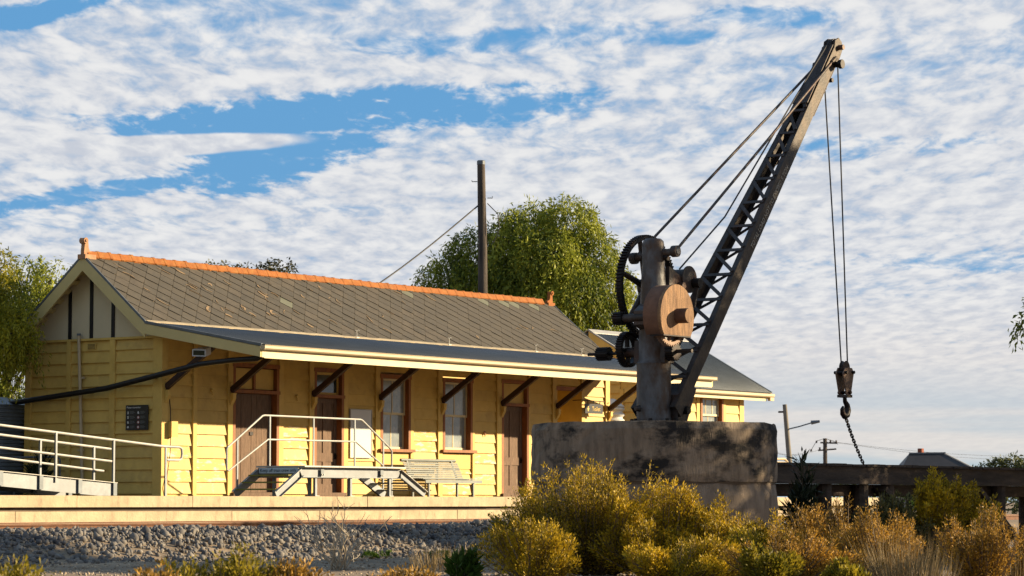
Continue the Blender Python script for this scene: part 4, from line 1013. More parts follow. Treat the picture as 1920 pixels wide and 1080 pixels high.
# foot casting
MB().prism([(CX+.10, ZT+.04), (CX+.36, ZT+.04), (CX+.62, 1.52), (CX+.44, 1.60), (CX+.10, 1.42)], CY-.34, CY+.34, 'Y').build('boom_foot', 'crane_iron', cr)
MB().tube([c((.28, -.42, 1.20)), c((.28, .42, 1.20))], .06, 12).build('foot_pin', 'gear_iron', cr)
# head: sheave, pins, keepers
hp = FA + BD*(BL+.02) + BN*.10
for side in (-1, 1):
    hpz = [(CX+hp.x+a, hp.z+b) for a, b in ((-.18, -.16), (.04, -.14), (.14, .02), (.12, .14), (.02, .20), (-.10, .14))]
    MB().prism(hpz, CY+side*.075, CY+side*.105, 'Y').build('head_cheek', 'boom_iron', cr)
MB().lathe([(.155, -.05), (.125, -.02), (.125, .02), (.155, .05)], c((hp.x+.02, 0, hp.z+.04)), 20, 'Y').build('head_sheave', 'crane_iron', cr, smooth=True)
MB().tube([c((hp.x+.02, -.19, hp.z+.04)), c((hp.x+.02, .19, hp.z+.04))], .042, 10).build('sheave_pin', 'hook_paint', cr)
lp = FA + BD*(BL-.27) + BN*.03
MB().tube([c((lp.x, -.24, lp.z)), c((lp.x, .24, lp.z))], .048, 10).build('tie_pin', 'gear_iron', cr)
for sd in (-1, 1): MB().tube([c((lp.x, .20*sd, lp.z)), c((lp.x, .26*sd, lp.z))], .075, 8).build('tie_nut', 'gear_iron', cr)
ap = FA + BD*(BL-.55) + BN*-.06
MB().tube([c((ap.x, -.14, ap.z)), c((ap.x, .14, ap.z))], .036, 8).build('anchor_pin', 'gear_iron', cr)
MB().tube([c((ap.x, 0, ap.z+.02)), c((ap.x-.01, 0, ap.z-.14))], [.045, .028], 8).build('rope_socket', 'crane_iron', cr)
# ropes
bx, bz = 5.79, 2.06
sh = (hp.x+.02, hp.z+.04)
MB().tube([c((BXc+.02, -.05, BZc+.165)), c((2.0, -.02, 4.17)), c((4.2, 0, 6.22)), c((sh[0]-.10, 0, sh[1]+.12)), c((sh[0]+.0, 0, sh[1]+.145)), c((sh[0]+.10, 0, sh[1]+.10)), c((sh[0]+.135, 0, sh[1])), c((bx+.105, 0, bz))], .013, 6).build('hoist_rope', 'rope', cr)
MB().tube([c((ap.x-.01, 0, ap.z-.12)), c((bx-.105, 0, bz))], .013, 6).build('hoist_rope', 'rope', cr)
# ------------------------------------------------------------------ hook block
hb = thing('hook_block', c((bx, 0, 1.25)), 'rusty brown pulley block with hook hanging from the crane ropes', 'hook block')
MB().lathe([(.125, -.035), (.095, -.015), (.095, .015), (.125, .035)], c((bx, 0, bz-.03)), 20, 'Y').build('sheave', 'crane_iron', hb, smooth=True)
for y in (-.075, .055):
    MB().prism([(CX+bx-.18, bz-.12), (CX+bx-.10, bz-.02), (CX+bx+.12, bz-.02), (CX+bx+.18, bz-.10), (CX+bx+.07, bz-.46), (CX+bx-.07, bz-.46)], CY+y, CY+y+.02, 'Y').build('cheek_plate', 'hook_paint', hb)
for dx, dz in ((-.12, -.10), (.12, -.09), (0, -.42)): MB().tube([c((bx+dx, -.12, bz+dz)), c((bx+dx, .12, bz+dz))], .026, 8).build('through_bolt', 'gear_iron', hb)
B(c((bx-.10, -.085, bz-.50)), c((bx+.10, .085, bz-.455))).build('crosshead', 'crane_iron', hb)
hook = [(0, bz-.50), (.005, bz-.56), (.075, bz-.62), (.095, bz-.70), (.06, bz-.78), (-.01, bz-.80), (-.075, bz-.76), (-.09, bz-.69), (-.06, bz-.645)]
MB().tube([c((bx+a, 0, b)) for a, b in hook], [.032, .036, .046, .056, .056, .052, .044, .034, .018], 10).build('hook', 'gear_iron', hb, smooth=True)
# ------------------------------------------------------------------ chain of links from the hook to the loading stage
cn = thing('chain', c((6.3, 0, .475)), 'iron chain running slanted from the crane hook to the timber stage', 'chain')
p0 = Vector(c((bx-.01, 0, bz-.765))); p1 = Vector(c((6.39, -.02, .478))); nl = 20
def link():
    pts = []
    for k in range(12):
        a = 2*math.pi*k/12; pts.append((math.cos(a)*.021, 0, math.sin(a)*.021 + (.019 if math.sin(a) > 0 else -.019)))
    pts.append(pts[0]); return MB().tube([(p[0]+WOFF[cn.name][0], p[1]+WOFF[cn.name][1], p[2]+WOFF[cn.name][2]) for p in pts], .0085, 6, caps=False)
l0 = link().build('link', 'gear_iron', cn)
pts = []
for k in range(nl):
    t = (k+.5)/nl; p = p0.lerp(p1, t); p.x -= .035*math.sin(math.pi*t); pts.append(p)
for k, p in enumerate(pts):
    d = (pts[min(k+1, nl-1)]-pts[max(k-1, 0)]).normalized(); q = (-d).to_track_quat('Z', 'Y') @ Matrix.Rotation(R(20 + (90 if k % 2 else 0)), 3, 'Z').to_quaternion()
    if k == 0: l0.location = p-Vector(WOFF[cn.name]); l0.rotation_euler = q.to_euler()
    else: place(l0, 'link', cn, p, q.to_euler())

# ------------------------------------------------------------------ timber loading stage
ls_ = thing('loading_stage', (0, -18, -1.06), 'weathered dark timber loading stage on posts right of the crane plinth', 'loading stage')
LX0, LX1, LY0, LY1 = -9.06, 13.0, -19.62, -16.3
bx_ = [LX0, -4.6, .25, 5.0, 9.2, LX1]
for a, b in zip(bx_, bx_[1:]):
    B((a+.006, LY0+random.uniform(-.012, .012), .165), (b-.006, LY0+.24, .445+random.uniform(-.008, .002))).build('edge_beam', 'deck_timber', ls_)
x = LX0
while x < LX1-.05:
    w = random.uniform(.19, .25); B((x+.004, LY0-.03+random.uniform(-.018, .012), .4475), (min(x+w, LX1)-.004, LY1, .487+random.uniform(-.006, .004))).build('deck_plank', 'deck_timber', ls_); x += w
for y in (LY0+.45, LY1-.30):
    B((LX0+.05, y, -.02), (LX1, y+.24, .1645)).build('bearer', 'deck_timber', ls_)
B((LX0+.05, LY0+.30, -.02), (LX1, LY0+.4495, .1645)).build('bearer', 'deck_timber', ls_)
for X in (-8.3, -6.0, -4.75, -3.85, -.70, .43, 4.0, 8.0, 12.0):
    for y in (LY0+.16, LY1-.2):
        MB().tube([(X, y, -1.3), (X+random.uniform(-.02, .02), y, .163)], [.135, .125], 10).build('post', 'deck_timber', ls_)
for X in (-4.1, -.55): 
    MB().beam((X, LY0+.13, .10), (X+1.5, LY0+.13, -.75), .09, .20, (0, 1, 0)).build('brace', 'deck_timber', ls_)
# ------------------------------------------------------------------ vegetation tools
RT = np.array((math.sin(R(35)), -math.cos(R(35)), 0)); FWD = np.array((math.cos(R(35)), math.sin(R(35)), 0)); UPV = np.array((0, 0, 1.0))
def unit(a): return a/np.maximum(np.linalg.norm(a, axis=1, keepdims=True), 1e-6)
def leaf_mesh(name, P, D, L_, Wd, m, parent, loc, rng, fold=.25):
    n = len(P); D = unit(D); S_ = unit(np.cross(D, rng.normal(size=(n, 3)))); N_ = np.cross(D, S_)
    L_ = L_[:, None]; Wd = Wd[:, None]
    V = np.stack([P, P + D*L_*.45 + S_*Wd*.5 + N_*Wd*fold, P + D*L_, P + D*L_*.45 - S_*Wd*.5 + N_*Wd*fold], 1).reshape(-1, 3)
    F = np.arange(n*4).reshape(-1, 4)
    return mesh_np(name, V, F, m, parent, loc)
def sph(n, rng):
    v = unit(rng.normal(size=(n, 3))); return v
def tree(name, label, base, lobes, m, per=26, nl=22, slen=.8, leaf=(.15, .035), droop=1.0, trunk=(.22, .07), seed=1, group=None, cat='tree', hole=None, bark='bark', limb_r=.05):
    """lobes: (centre, (rx,ry,rz)); every lobe carries strands of leaves that start in it and droop"""
    rng = np.random.default_rng(seed); t = thing(name, base, label, cat, group); b = Vector(base)
    top = Vector(np.mean([l[0] for l in lobes], axis=0)); fork = b.lerp(Vector((top.x, top.y, top.z)), .45); fork.x = b.x+(fork.x-b.x)*.5; fork.y = b.y+(fork.y-b.y)*.5
    tr = MB(); tr.tube([b-Vector((0, 0, .15)), b+Vector((.03, .02, (fork.z-b.z)*.5)), fork], [trunk[0]*1.25, trunk[0], trunk[0]*.8], 10); tr = tr.build('trunk', bark, t, smooth=True)
    lb = MB()
    for cpos, rad in lobes:
        e = Vector(cpos); mid_ = fork.lerp(e, .5) + Vector((0, 0, .25*(e-fork).length*.4))
        lb.tube([fork, mid_, e], [limb_r*1.5, limb_r, limb_r*.35], 6)
        for q in range(4):
            d = sph(1, rng)[0]*np.array(rad)*.85; lb.tube([mid_.lerp(e, rng.uniform(.3, 1)), e+Vector(d)], [limb_r*.35, limb_r*.12], 4, caps=False)
    lb.build('limbs', bark, t)
    PP = []; DD = []; LL = []
    for cpos, rad in lobes:
        ns = int(per*(rad[0]*rad[1]+rad[1]*rad[2]+rad[0]*rad[2])/1.0)+3
        d = sph(ns, rng); rr = rng.uniform(.45, 1.02, ns)**.6
        p0 = np.array(cpos) + d*np.array(rad)*rr[:, None]
        out = unit(d*np.array((1, 1, .35)) + rng.normal(size=(ns, 3))*.35); ln = slen*rng.uniform(.5, 1.25, ns)
        s = np.linspace(.03, 1, nl)[None, :, None]
        pts = p0[:, None] + out[:, None]*ln[:, None, None]*.55*(s - .35*s*s) - UPV*droop*ln[:, None, None]*.75*s**1.7
        tang = out[:, None]*.55*(1-.7*s) - UPV*droop*1.2*s**.7
        pts = pts + rng.normal(size=pts.shape)*leaf[0]*.45
        dirs = tang + rng.normal(size=pts.shape)*.55
        PP.append(pts.reshape(-1, 3)); DD.append(dirs.reshape(-1, 3))
    P = np.concatenate(PP); D = np.concatenate(DD)
    if hole is not None:
        o, dv, rad = hole; w = P-np.array(o); al = w@np.array(dv); dist = np.linalg.norm(w-al[:, None]*np.array(dv), axis=1); k = dist > rad; P = P[k]; D = D[k]
    n = len(P); L_ = leaf[0]*rng.uniform(.6, 1.3, n); Wd = leaf[1]*rng.uniform(.7, 1.3, n)
    leaf_mesh('crown', P, D, L_, Wd, m, t, base, rng)
    return t
def bush(label, xy, h, r, m, stems=120, per=170, leaf=(.036, .014), seed=1, name='shrub', group=None, up=.75, lo=.22, z0=None, twig='twig', spread=.05, cat='shrub', flat=.45, ell=1.0, kk=.84):
    rng = np.random.default_rng(seed); z = float(zground(*xy)) if z0 is None else z0
    base = (xy[0], xy[1], z); t = thing(name, base, label, cat, group); b = np.array(base)
    th = rng.uniform(0, 2*np.pi, stems); ro = np.sqrt(rng.uniform(0, 1, stems))
    nh = max(5, stems//16); hd = rng.integers(0, nh, stems)
    hth = rng.uniform(0, 2*np.pi, nh); hro = np.sqrt(rng.uniform(.0, 1, nh)); hh = rng.uniform(.60, 1.08, nh)
    hu = (np.cos(hth)*hro)[hd]; hv = (np.sin(hth)*hro)[hd]
    uu = hu*kk + np.cos(th)*ro*(1-kk)*1.1; vv = hv*kk + np.sin(th)*ro*(1-kk)*1.1; ro = np.clip(np.hypot(uu, vv)*1.15, 0, 1.1)
    off = (RT[None]*(uu*1.2*r)[:, None] + FWD[None]*(vv*1.2*r*ell)[:, None])
    tip = b + off + UPV*(h*(1-flat*ro**2)*hh[hd]*rng.uniform(.80, 1.10, stems))[:, None]
    root = b + off*.10 + rng.normal(size=(stems, 3))*np.array((.04, .04, 0)) - UPV*.03
    ctrl = root*.45 + tip*.55 + off*.18 - UPV*h*.05
    sm_ = MB()
    for i in range(stems):
        pts = []
        for s in (0, .35, .7, 1): pts.append(tuple((1-s)**2*root[i] + 2*s*(1-s)*ctrl[i] + s*s*tip[i]))
        sm_.tube(pts, [.011, .008, .005, .0025], 3, caps=False)
    sm_.build('stems', twig, t)
    s = rng.uniform(lo**.8, 1, (stems, per, 1))**1.0
    pts = (1-s)**2*root[:, None] + 2*s*(1-s)*ctrl[:, None] + s*s*tip[:, None]
    dv = 2*(1-s)*(ctrl-root)[:, None] + 2*s*(tip-ctrl)[:, None]
    side = rng.normal(size=pts.shape); pts = pts + side*spread*(1.35-s)*np.array((1, 1, .8))
    dv = dv/np.linalg.norm(dv, axis=2, keepdims=True)*up + side*.55 + UPV*.25
    n = stems*per; dn = rng.uniform(.35, 1.0, stems)[:, None]
    k = np.where((pts.reshape(-1, 3)[:, 2] > z+.02) & (rng.uniform(0, 1, (stems, per)) < dn).ravel())[0]
    P = pts.reshape(-1, 3)[k]; D = dv.reshape(-1, 3)[k]; n = len(P)
    leaf_mesh('foliage', P, D, leaf[0]*rng.uniform(.45, 1.6, n), leaf[1]*rng.uniform(.6, 1.5, n), m, t, base, rng)
    return t
def at(c0, lat, z, dp=0.0): return (c0[0]+RT[0]*lat+FWD[0]*dp, c0[1]+RT[1]*lat+FWD[1]*dp, z)

# ------------------------------------------------------------------ trees behind the station
c0 = (28.9, 11.0)
lob = []
for lat, z, r, dp in ((1.75, 8.9, 1.15, 0), (.55, 8.95, .95, .4), (-.1, 8.55, 1.0, -.5), (2.45, 8.05, 1.1, .3), (-1.15, 8.0, 1.0, 0), (-2.0, 7.2, 1.0, .3), (2.9, 6.95, 1.05, -.3), (1.1, 7.7, 1.3, -1.0), (.1, 7.2, 1.3, -.8),
                      (-1.0, 6.8, 1.25, -.6), (1.9, 6.7, 1.3, -1.1), (2.75, 5.85, 1.05, 0), (-2.75, 6.25, .85, .5), (.8, 6.2, 1.4, -1.2), (-.6, 5.7, 1.3, -.8), (-1.9, 5.6, 1.2, 0), (2.2, 5.0, 1.2, -.5), (.6, 4.8, 1.3, -.7), (-3.1, 5.5, .7, .3), (-1.0, 4.6, 1.2, 0), (2.6, 4.0, 1.0, 0), (.5, 6.8, 1.6, .8), (1.5, 8.0, 1.1, .8)):
    lob.append((at(c0, lat*1.04, z, dp), (r*.86, r*.86, r*.8)))
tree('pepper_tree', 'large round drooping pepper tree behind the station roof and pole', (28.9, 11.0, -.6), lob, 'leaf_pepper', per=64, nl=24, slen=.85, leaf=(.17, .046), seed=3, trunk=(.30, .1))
c1 = (42.9, 34.6)
tree('bushy_tree', 'dark bushy tree top peeping over the ridge, the left one of two', (42.4, 35.3, -.6), [(at((42.4, 35.3), l, z), (r, r, r*.85)) for l, z, r in ((-.5, 9.35, .6), (.1, 9.25, .6), (.8, 9.15, .6), (-1.0, 8.9, .5), (.2, 8.4, 1.0), (1.2, 8.7, .5))], 'leaf_dark', per=42, nl=12, slen=.4, leaf=(.15, .07), droop=.3, seed=5, group='dark trees behind the ridge')
tree('bushy_tree', 'dark bushy tree top peeping over the ridge, the right and larger one of two', (43.6, 33.6, -.6), [(at((43.6, 33.6), l, z), (r, r, r*.85)) for l, z, r in ((-.9, 9.2, .6), (.0, 9.35, .6), (.55, 9.4, .6), (1.1, 8.8, .65), (.2, 8.3, 1.1), (1.6, 8.4, .5))], 'leaf_dark', per=42, nl=12, slen=.4, leaf=(.15, .07), droop=.3, seed=6, group='dark trees behind the ridge')
# left: weeping tree overhanging the corner of the station
c2 = (-.98, 3.60)
lob = [(at(c2, l, z, d), (r, r, r*1.0)) for l, z, r, d in ((-.35, 3.95, .55, -.2), (.0, 3.75, .5, -.5), (.28, 3.62, .42, -.75), (-.55, 5.25, .45, .2), (-.25, 5.05, .35, .1), (-.1, 4.55, .38, 0), (-.75, 4.6, .6, .2), (-.9, 3.9, .7, 0), (-.6, 3.3, .6, .4), (-1.2, 5.4, .7, .5), (-1.5, 4.3, .8, .6), (-1.2, 3.1, .7, .3), (.25, 4.0, .3, -.4), (.1, 3.35, .4, -.6))]
tree('weeping_tree', 'bright weeping pepper tree hanging beside the left corner of the station', (-1.3, 6.8, 0), lob, 'leaf_pepper_left', per=80, nl=24, slen=.75, leaf=(.105, .030), droop=1.25, seed=8, trunk=(.16, .05), limb_r=.03)
lob = [(at((5.6, 9.3), l, z+.25, d), (r, r, r)) for l, z, r, d in ((-1.1, 4.8, .75, 0), (-.3, 5.25, .65, .2), (.35, 5.3, .55, 0), (-.1, 4.6, .8, 0), (-.9, 3.9, .9, 0), (-2.0, 3.4, 1.0, 0), (-1.6, 2.2, 1.0, 0), (-.6, 3.0, 1.0, 0), (.9, 4.6, .8, .2), (-2.2, 1.2, .9, -.2), (-2.9, 2.4, 1.0, 0))]
tree('weeping_tree', 'darker drooping tree behind the left roof slope of the station', (5.0, 10.2, 0), lob, 'leaf_pepper', per=50, nl=22, slen=.8, leaf=(.13, .040), droop=1.1, seed=9, trunk=(.18, .05))
# right, outside the frame: the trees whose shade falls on the crane; one branch hangs into view
lob = [(at((8, -20.4), l, z, d), (r, r, r*.8)) for l, z, r, d in ((0, 3.6, 1.7, 0), (-1.2, 3.0, 1.3, .5), (1.2, 3.2, 1.5, -.4), (0, 2.0, 1.6, .8), (-.3, 4.3, 1.1, -.5), (.8, 1.6, 1.3, -1.0), (-1.6, 2.0, .9, -.8), (.3, 2.6, 1.5, 1.6), (.2, 2.4, 1.5, -1.6), (-3.05, 4.0, .45, -1.5), (-3.66, 3.80, .20, -1.75), (-3.80, 3.55, .22, -1.75), (-3.78, 3.25, .2, -1.75))]
tree('weeping_tree', 'weeping tree at the right with a dark branch hanging into view', (8.0, -20.4, -1.06), lob, 'leaf_pepper', per=44, nl=18, slen=.55, leaf=(.13, .045), droop=1.2, seed=14, group='shade trees on the right')
sd = np.array(sun_dir)
lob = [((x, y, z), (r, r, r*.85)) for x, y, z, r in ((.3, -29.4, 5.2, 2.0), (.3, -29.4, 3.2, 1.9), (.2, -29.5, 7.2, 1.6), (1.3, -28.3, 4.3, 1.7), (1.5, -28.2, 6.3, 1.4), (-.7, -30.3, 4.4, 1.3), (-.6, -30.2, 6.4, 1.3), (1.0, -30.2, 2.4, 1.5), (2.2, -27.6, 5.0, 1.4), (.8, -29.0, 8.6, 1.2), (1.6, -28.2, 8.0, 1.2), (2.6, -27.2, 7.0, 1.2))]
tree('weeping_tree', 'tall leafy tree outside the right edge shading the crane', (.4, -29.4, -1.06), lob, 'leaf_pepper', per=30, nl=14, slen=.7, leaf=(.24, .10), droop=.9, seed=15, group='shade trees on the right', hole=((CX+S1[0]-.02, CY-.6, S1[1]+.03), tuple(sd), .85))  # crown gap shaped along the sun ray so light reaches the wooden disc
lob = [((x, y, z), (r, r, r*.8)) for x, y, z, r in ((4, -25.5, 3.4, 1.5), (5.2, -24.3, 3.2, 1.5), (2.9, -26.6, 3.3, 1.4), (4, -25.5, 2.0, 1.6), (6.2, -23.4, 2.8, 1.4), (5.0, -24.6, 1.6, 1.5), (2.6, -27.0, 2.2, 1.3))]
tree('weeping_tree', 'low leafy tree outside the right edge shading the loading stage', (4.3, -25.2, -1.06), lob, 'leaf_pepper', per=30, nl=14, slen=.7, leaf=(.24, .10), droop=.9, seed=16, group='shade trees on the right')

# ------------------------------------------------------------------ shrubs round the plinth
GS = 'golden shrubs around the plinth'
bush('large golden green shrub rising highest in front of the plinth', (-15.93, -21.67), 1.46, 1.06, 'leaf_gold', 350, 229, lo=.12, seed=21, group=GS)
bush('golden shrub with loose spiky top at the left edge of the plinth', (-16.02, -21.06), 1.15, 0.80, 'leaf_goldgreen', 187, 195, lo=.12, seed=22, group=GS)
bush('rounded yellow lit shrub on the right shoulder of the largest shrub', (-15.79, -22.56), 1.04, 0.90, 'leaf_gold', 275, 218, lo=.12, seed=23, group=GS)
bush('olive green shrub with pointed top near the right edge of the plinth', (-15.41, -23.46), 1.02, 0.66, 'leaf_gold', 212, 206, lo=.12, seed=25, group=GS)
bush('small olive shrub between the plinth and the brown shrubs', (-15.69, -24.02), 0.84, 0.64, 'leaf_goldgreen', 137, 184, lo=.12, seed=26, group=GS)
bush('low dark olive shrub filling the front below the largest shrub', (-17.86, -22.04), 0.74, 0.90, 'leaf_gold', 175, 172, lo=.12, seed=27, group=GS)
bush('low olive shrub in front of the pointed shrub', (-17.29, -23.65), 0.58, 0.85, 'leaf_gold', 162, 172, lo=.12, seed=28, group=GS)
BS = 'brown and orange shrubs right of the plinth'
bush('rusty brown twiggy shrub beside the plinth with spiky crown', (-15.32, -24.45), 1.03, 0.66, 'leaf_brown', 212, 172, (.030, .013), lo=.12, seed=31, group=BS)
bush('rusty orange shrub, the second right of the plinth', (-15.50, -25.11), 0.98, 0.70, 'leaf_brown', 212, 172, (.030, .013), lo=.12, seed=32, group=BS)
bush('low orange brown shrub sloping down below the stage posts', (-16.26, -25.81), 0.82, 0.64, 'leaf_brown', 162, 172, (.030, .013), lo=.12, seed=33, group=BS)
bush('low brown shrub in front of the rusty pair', (-18.05, -25.53), 0.56, 0.95, 'leaf_brown', 187, 161, (.028, .013), lo=.12, seed=34, group=BS)
bush('orange dry shrub at the lower right edge', (-16.07, -27.51), 0.89, 0.66, 'leaf_brown', 175, 149, (.028, .013), lo=.12, seed=35, group=BS)
bush('orange brown dry shrub left of the one at the lower right edge', (-17.29, -27.55), 0.84, 0.64, 'leaf_brown', 175, 149, (.028, .012), lo=.12, seed=36, group=BS)
DS = 'dark shrubs before the loading stage'
bush('flat-topped dark green shrub with golden crown in front of the stage', (-7.6, -22.2), 1.22, .50, 'leaf_gold', 130, 170, (.045, .02), seed=41, lo=.68, group=DS, flat=.12, kk=.45)
bush('dark green shrub low beneath the flat-topped one', (-8.2, -21.9), 1.02, .75, 'leaf_dark', 190, 170, (.05, .022), seed=42, group=DS, kk=.5)
bush('round golden headed dark shrub right of the flat-topped one', (-6.9, -22.5), 1.14, .46, 'leaf_gold', 110, 170, (.045, .02), seed=43, lo=.6, group=DS, flat=.25, kk=.45)
bush('dark green shrub at the right end of the stage in view', (-4.2, -24.0), 1.0, .6, 'leaf_dark', 90, 140, (.05, .022), seed=44, group=DS)
bush('leafy dark oleander growing up against the stage beam', (-8.25, -20.35), 1.55, .36, 'leaf_oleander', 34, 44, (.17, .034), seed=45, lo=.35, spread=.06, up=.6, flat=.25)
bush('dark long-leaved shrub against the shaded gable wall', (-.75, 2.75), 1.0, .50, 'leaf_oleander', 34, 40, (.20, .036), seed=46, lo=.3, spread=.06, up=.6, z0=0.0)
YS = 'blurred yellow shrubs in the near foreground'
bush('bright yellow green shrub low at the bottom beside the rusty shrubs', (-20.7, -27.75), .44, .32, 'leaf_yellow', 90, 110, (.04, .018), seed=51)
bush('bright yellow green shrub at the bottom below the plinth edge', (-18.6, -25.7), .48, .34, 'leaf_yellow', 90, 110, (.04, .018), seed=52)
for k, (xy, h, r, m_, lb_) in enumerate((((-31.2, -26.85), .66, .28, 'leaf_yellow', 'blurred ochre shrub at the bottom left corner'), ((-30.6, -27.7), .56, .16, 'leaf_brown', 'blurred small brown shrub at the bottom left, next after the corner one'), ((-29.8, -27.25), .62, .17, 'leaf_yellow', 'blurred thin yellow shrub below the left end of the step unit'),
        ((-29.5, -27.55), .66, .22, 'leaf_yellow', 'blurred yellow shrub below the step unit, tallest of its row'), ((-29.3, -27.85), .55, .16, 'leaf_brown', 'blurred ochre tuft below the bench end of the row'), ((-27.25, -27.35), .50, .20, 'leaf_brown', 'blurred brown tuft at the bottom below the bench'), ((-27.3, -27.15), .44, .14, 'leaf_brown', 'blurred tiny brown tuft left of the dark green plant'))):
    bush(lb_, xy, h*.86, r*1.5, m_, 100, 120, (.034, .016), seed=60+k, group=YS, spread=.06, flat=.3, kk=.35)
bush('small broad-leaved bright green plant low at the bottom centre', (-18.1, -21.2), .30, .26, 'leaf_green', 26, 26, (.13, .045), seed=71, lo=.15, spread=.05, name='green_plant', cat='plant', up=.9)
for k, (xy, lb_) in enumerate((((-8.5, -12.6), 'low lime green weeds on the gravel below the bench'), ((-7.9, -13.3), 'low lime green weeds midway between the bench and the plinth'), ((-8.2, -14.4), 'low lime green weeds nearest to the plinth on the gravel'))):
    bush(lb_, xy, .11, .45, 'leaf_bright', 34, 14, (.06, .03), seed=74+k, name='weed_patch', cat='weeds', lo=.3, spread=.04, group='green weeds on the gravel')
# unseen trees added outside the left edge to block sky light from the gable
for k, (x, y, sd_) in enumerate(((-13, 2.0, 201), (-12, 8.5, 202), (-14.5, -1.8, 203))):
    lob = [((x+dx, y+dy, z), (r, r, r*.85)) for dx, dy, z, r in ((0, 0, 5.5, 2.2), (1.0, .6, 4.0, 1.9), (-1.0, -.6, 4.2, 1.9), (.3, -1.2, 3.0, 1.8), (-.2, 1.2, 2.6, 1.8), (0, 0, 7.2, 1.5), (.6, -.8, 6.4, 1.5))]
    tree('weeping_tree', ['leafy tree outside the left edge opposite the gable wall', 'leafy tree outside the left edge behind the water tank', 'leafy tree outside the left edge near the platform edge'][k], (x, y, 0), lob, 'leaf_pepper', per=20, nl=12, slen=.7, leaf=(.26, .11), droop=.9, seed=sd_, group='trees beside the left end of the platform')
# ------------------------------------------------------------------ dead weeds and dry grass
def dead_weed(label, xy, h, n, seed, spread=.5):
    rng = np.random.default_rng(seed); z = float(zground(*xy)); t = thing('dead_weed', (xy[0], xy[1], z), label, 'weed', 'pale dead weeds'); mb = MB()
    def grow(p, d, ln, r, lev):
        pts = [p]
        for q in range(4):
            d = unit((d + rng.normal(size=3)*.16 + UPV*.05)[None])[0]; p = p + d*ln/4; pts.append(p)
        mb.tube([tuple(q) for q in pts], [r, r*.9, r*.75, r*.6, r*.45], 4, caps=False)
        if lev > 0:
            for q in range(rng.integers(2, 4)):
                k = rng.integers(1, 5); dd = unit((d*.9 + rng.normal(size=3)*.55)[None])[0]; grow(pts[k], dd, ln*rng.uniform(.45, .75), r*.6, lev-1)
    for k in range(n):
        a = rng.uniform(0, 6.28); d = np.array((math.cos(a)*spread, math.sin(a)*spread, 1.0)); grow(np.array((xy[0], xy[1], z-.02)) + rng.normal(size=3)*np.array((.05, .05, 0)), d/np.linalg.norm(d), h*rng.uniform(.45, .7), .014, 2)
    mb.build('stems', 'twig_pale', t)
dead_weed('pale leafless dead weed fanning out below the step unit', (-15.3, -17.1), .95, 17, 81, .75)
dead_weed('small pale dead weed on the gravel right of the bench', (-11.2, -15.6), .50, 4, 82, .4)
dead_weed('small pale dead weed beside the low olive shrub', (-14.8, -18.9), .50, 5, 83, .4)
dead_weed('tiny pale dead weed at the left below the ramp', (-17.6, -12.9), .45, 4, 84, .4)
def grass(label, xy, h, r, n, seed, m='straw', name='dry_grass'):
    rng = np.random.default_rng(seed); z = float(zground(*xy)); t = thing(name, (xy[0], xy[1], z), label, 'grass', 'dry grass tussocks')
    a = rng.uniform(0, 6.28, n); ro = np.sqrt(rng.uniform(0, 1, n))*r
    P = np.stack([xy[0]+np.cos(a)*ro, xy[1]+np.sin(a)*ro, np.full(n, z-.01)], 1)
    D = np.stack([np.cos(a)*ro/r*.35, np.sin(a)*ro/r*.35, np.ones(n)], 1) + rng.normal(size=(n, 3))*.14
    leaf_mesh('blades', P, D, h*rng.uniform(.5, 1.1, n), .007*rng.uniform(.6, 1.3, n), m, t, (xy[0], xy[1], z), rng, .1)
grass('tall straw coloured grass tussock among the orange shrubs', (-16.9, -26.4), .62, .40, 420, 91)
grass('straw coloured grass tussock at the bottom right', (-18.2, -27.2), .46, .42, 380, 92)
grass('straw coloured grass tussock at the right edge', (-16.6, -27.6), .48, .42, 380, 93)
grass('thin dry grass at the foot of the low olive shrub', (-16.3, -19.5), .42, .30, 260, 94)

# ------------------------------------------------------------------ poles, wires and far things
tp_ = thing('telegraph_pole', (18.63, 4.78, 0), 'tall weathered timber pole without arms rising behind the ridge', 'pole')
MB().tube([(18.63, 4.78, -.1), (18.62, 4.78, 4), (18.60, 4.78, 7.0), (18.55, 4.80, 9.42)], [.145, .140, .128, .110], 12).build('pole_shaft', 'pole_wood', tp_, smooth=True)
MB().lathe([(.118, 0), (.118, .10), (.10, .12)], (18.55, 4.80, 9.40), 12).build('pole_cap', 'steel_grey', tp_)
MB().tube([(18.50, 4.9, 8.92), (18.44, 5.04, 8.92), (18.44, 5.04, 8.97)], .012, 5).build('step_bolt', 'gear_iron', tp_)
MB().tube([(18.66, 4.66, 8.45), (18.74, 4.54, 8.45), (18.74, 4.54, 8.50)], .012, 5).build('step_bolt', 'gear_iron', tp_)
MB().tube([(18.66, 4.66, 8.3), (18.83, 4.42, 8.0), (18.86, 4.38, 7.6), (18.78, 4.52, 7.2)], .014, 5).build('cable_tail', 'rope', tp_)
ow = thing('overhead_wire', (12, 4, 5), 'dark overhead cable running from the tall pole down behind the ridge', 'wire')
A_ = Vector((18.53, 4.90, 8.23)); Bq = Vector((8.9, 4.05, 3.9))
MB().tube([tuple(A_.lerp(Bq, k/12) - Vector((0, 0, .25*math.sin(math.pi*k/12)))) for k in range(13)], .022, 5).build('cable', 'rope', ow)
lp_ = thing('street_lamp', (69.07, 23.4, -.6), 'timber street lamp pole with curved arm beyond the loading stage', 'street lamp')
MB().tube([(69.25, 23.15, -.7), (69.02, 23.47, 4.45)], [.145, .105], 10).build('pole_shaft', 'pole_pale', lp_, smooth=True)
MB().tube([(69.1, 23.3, 3.30), (69.4, 22.9, 3.42), (69.75, 22.42, 3.60)], .035, 6).build('arm', 'steel_grey', lp_)
MB().tube([(69.72, 22.46, 3.60), (69.95, 22.13, 3.66)], [.10, .06], 8).build('lamp_head', 'steel_grey', lp_)
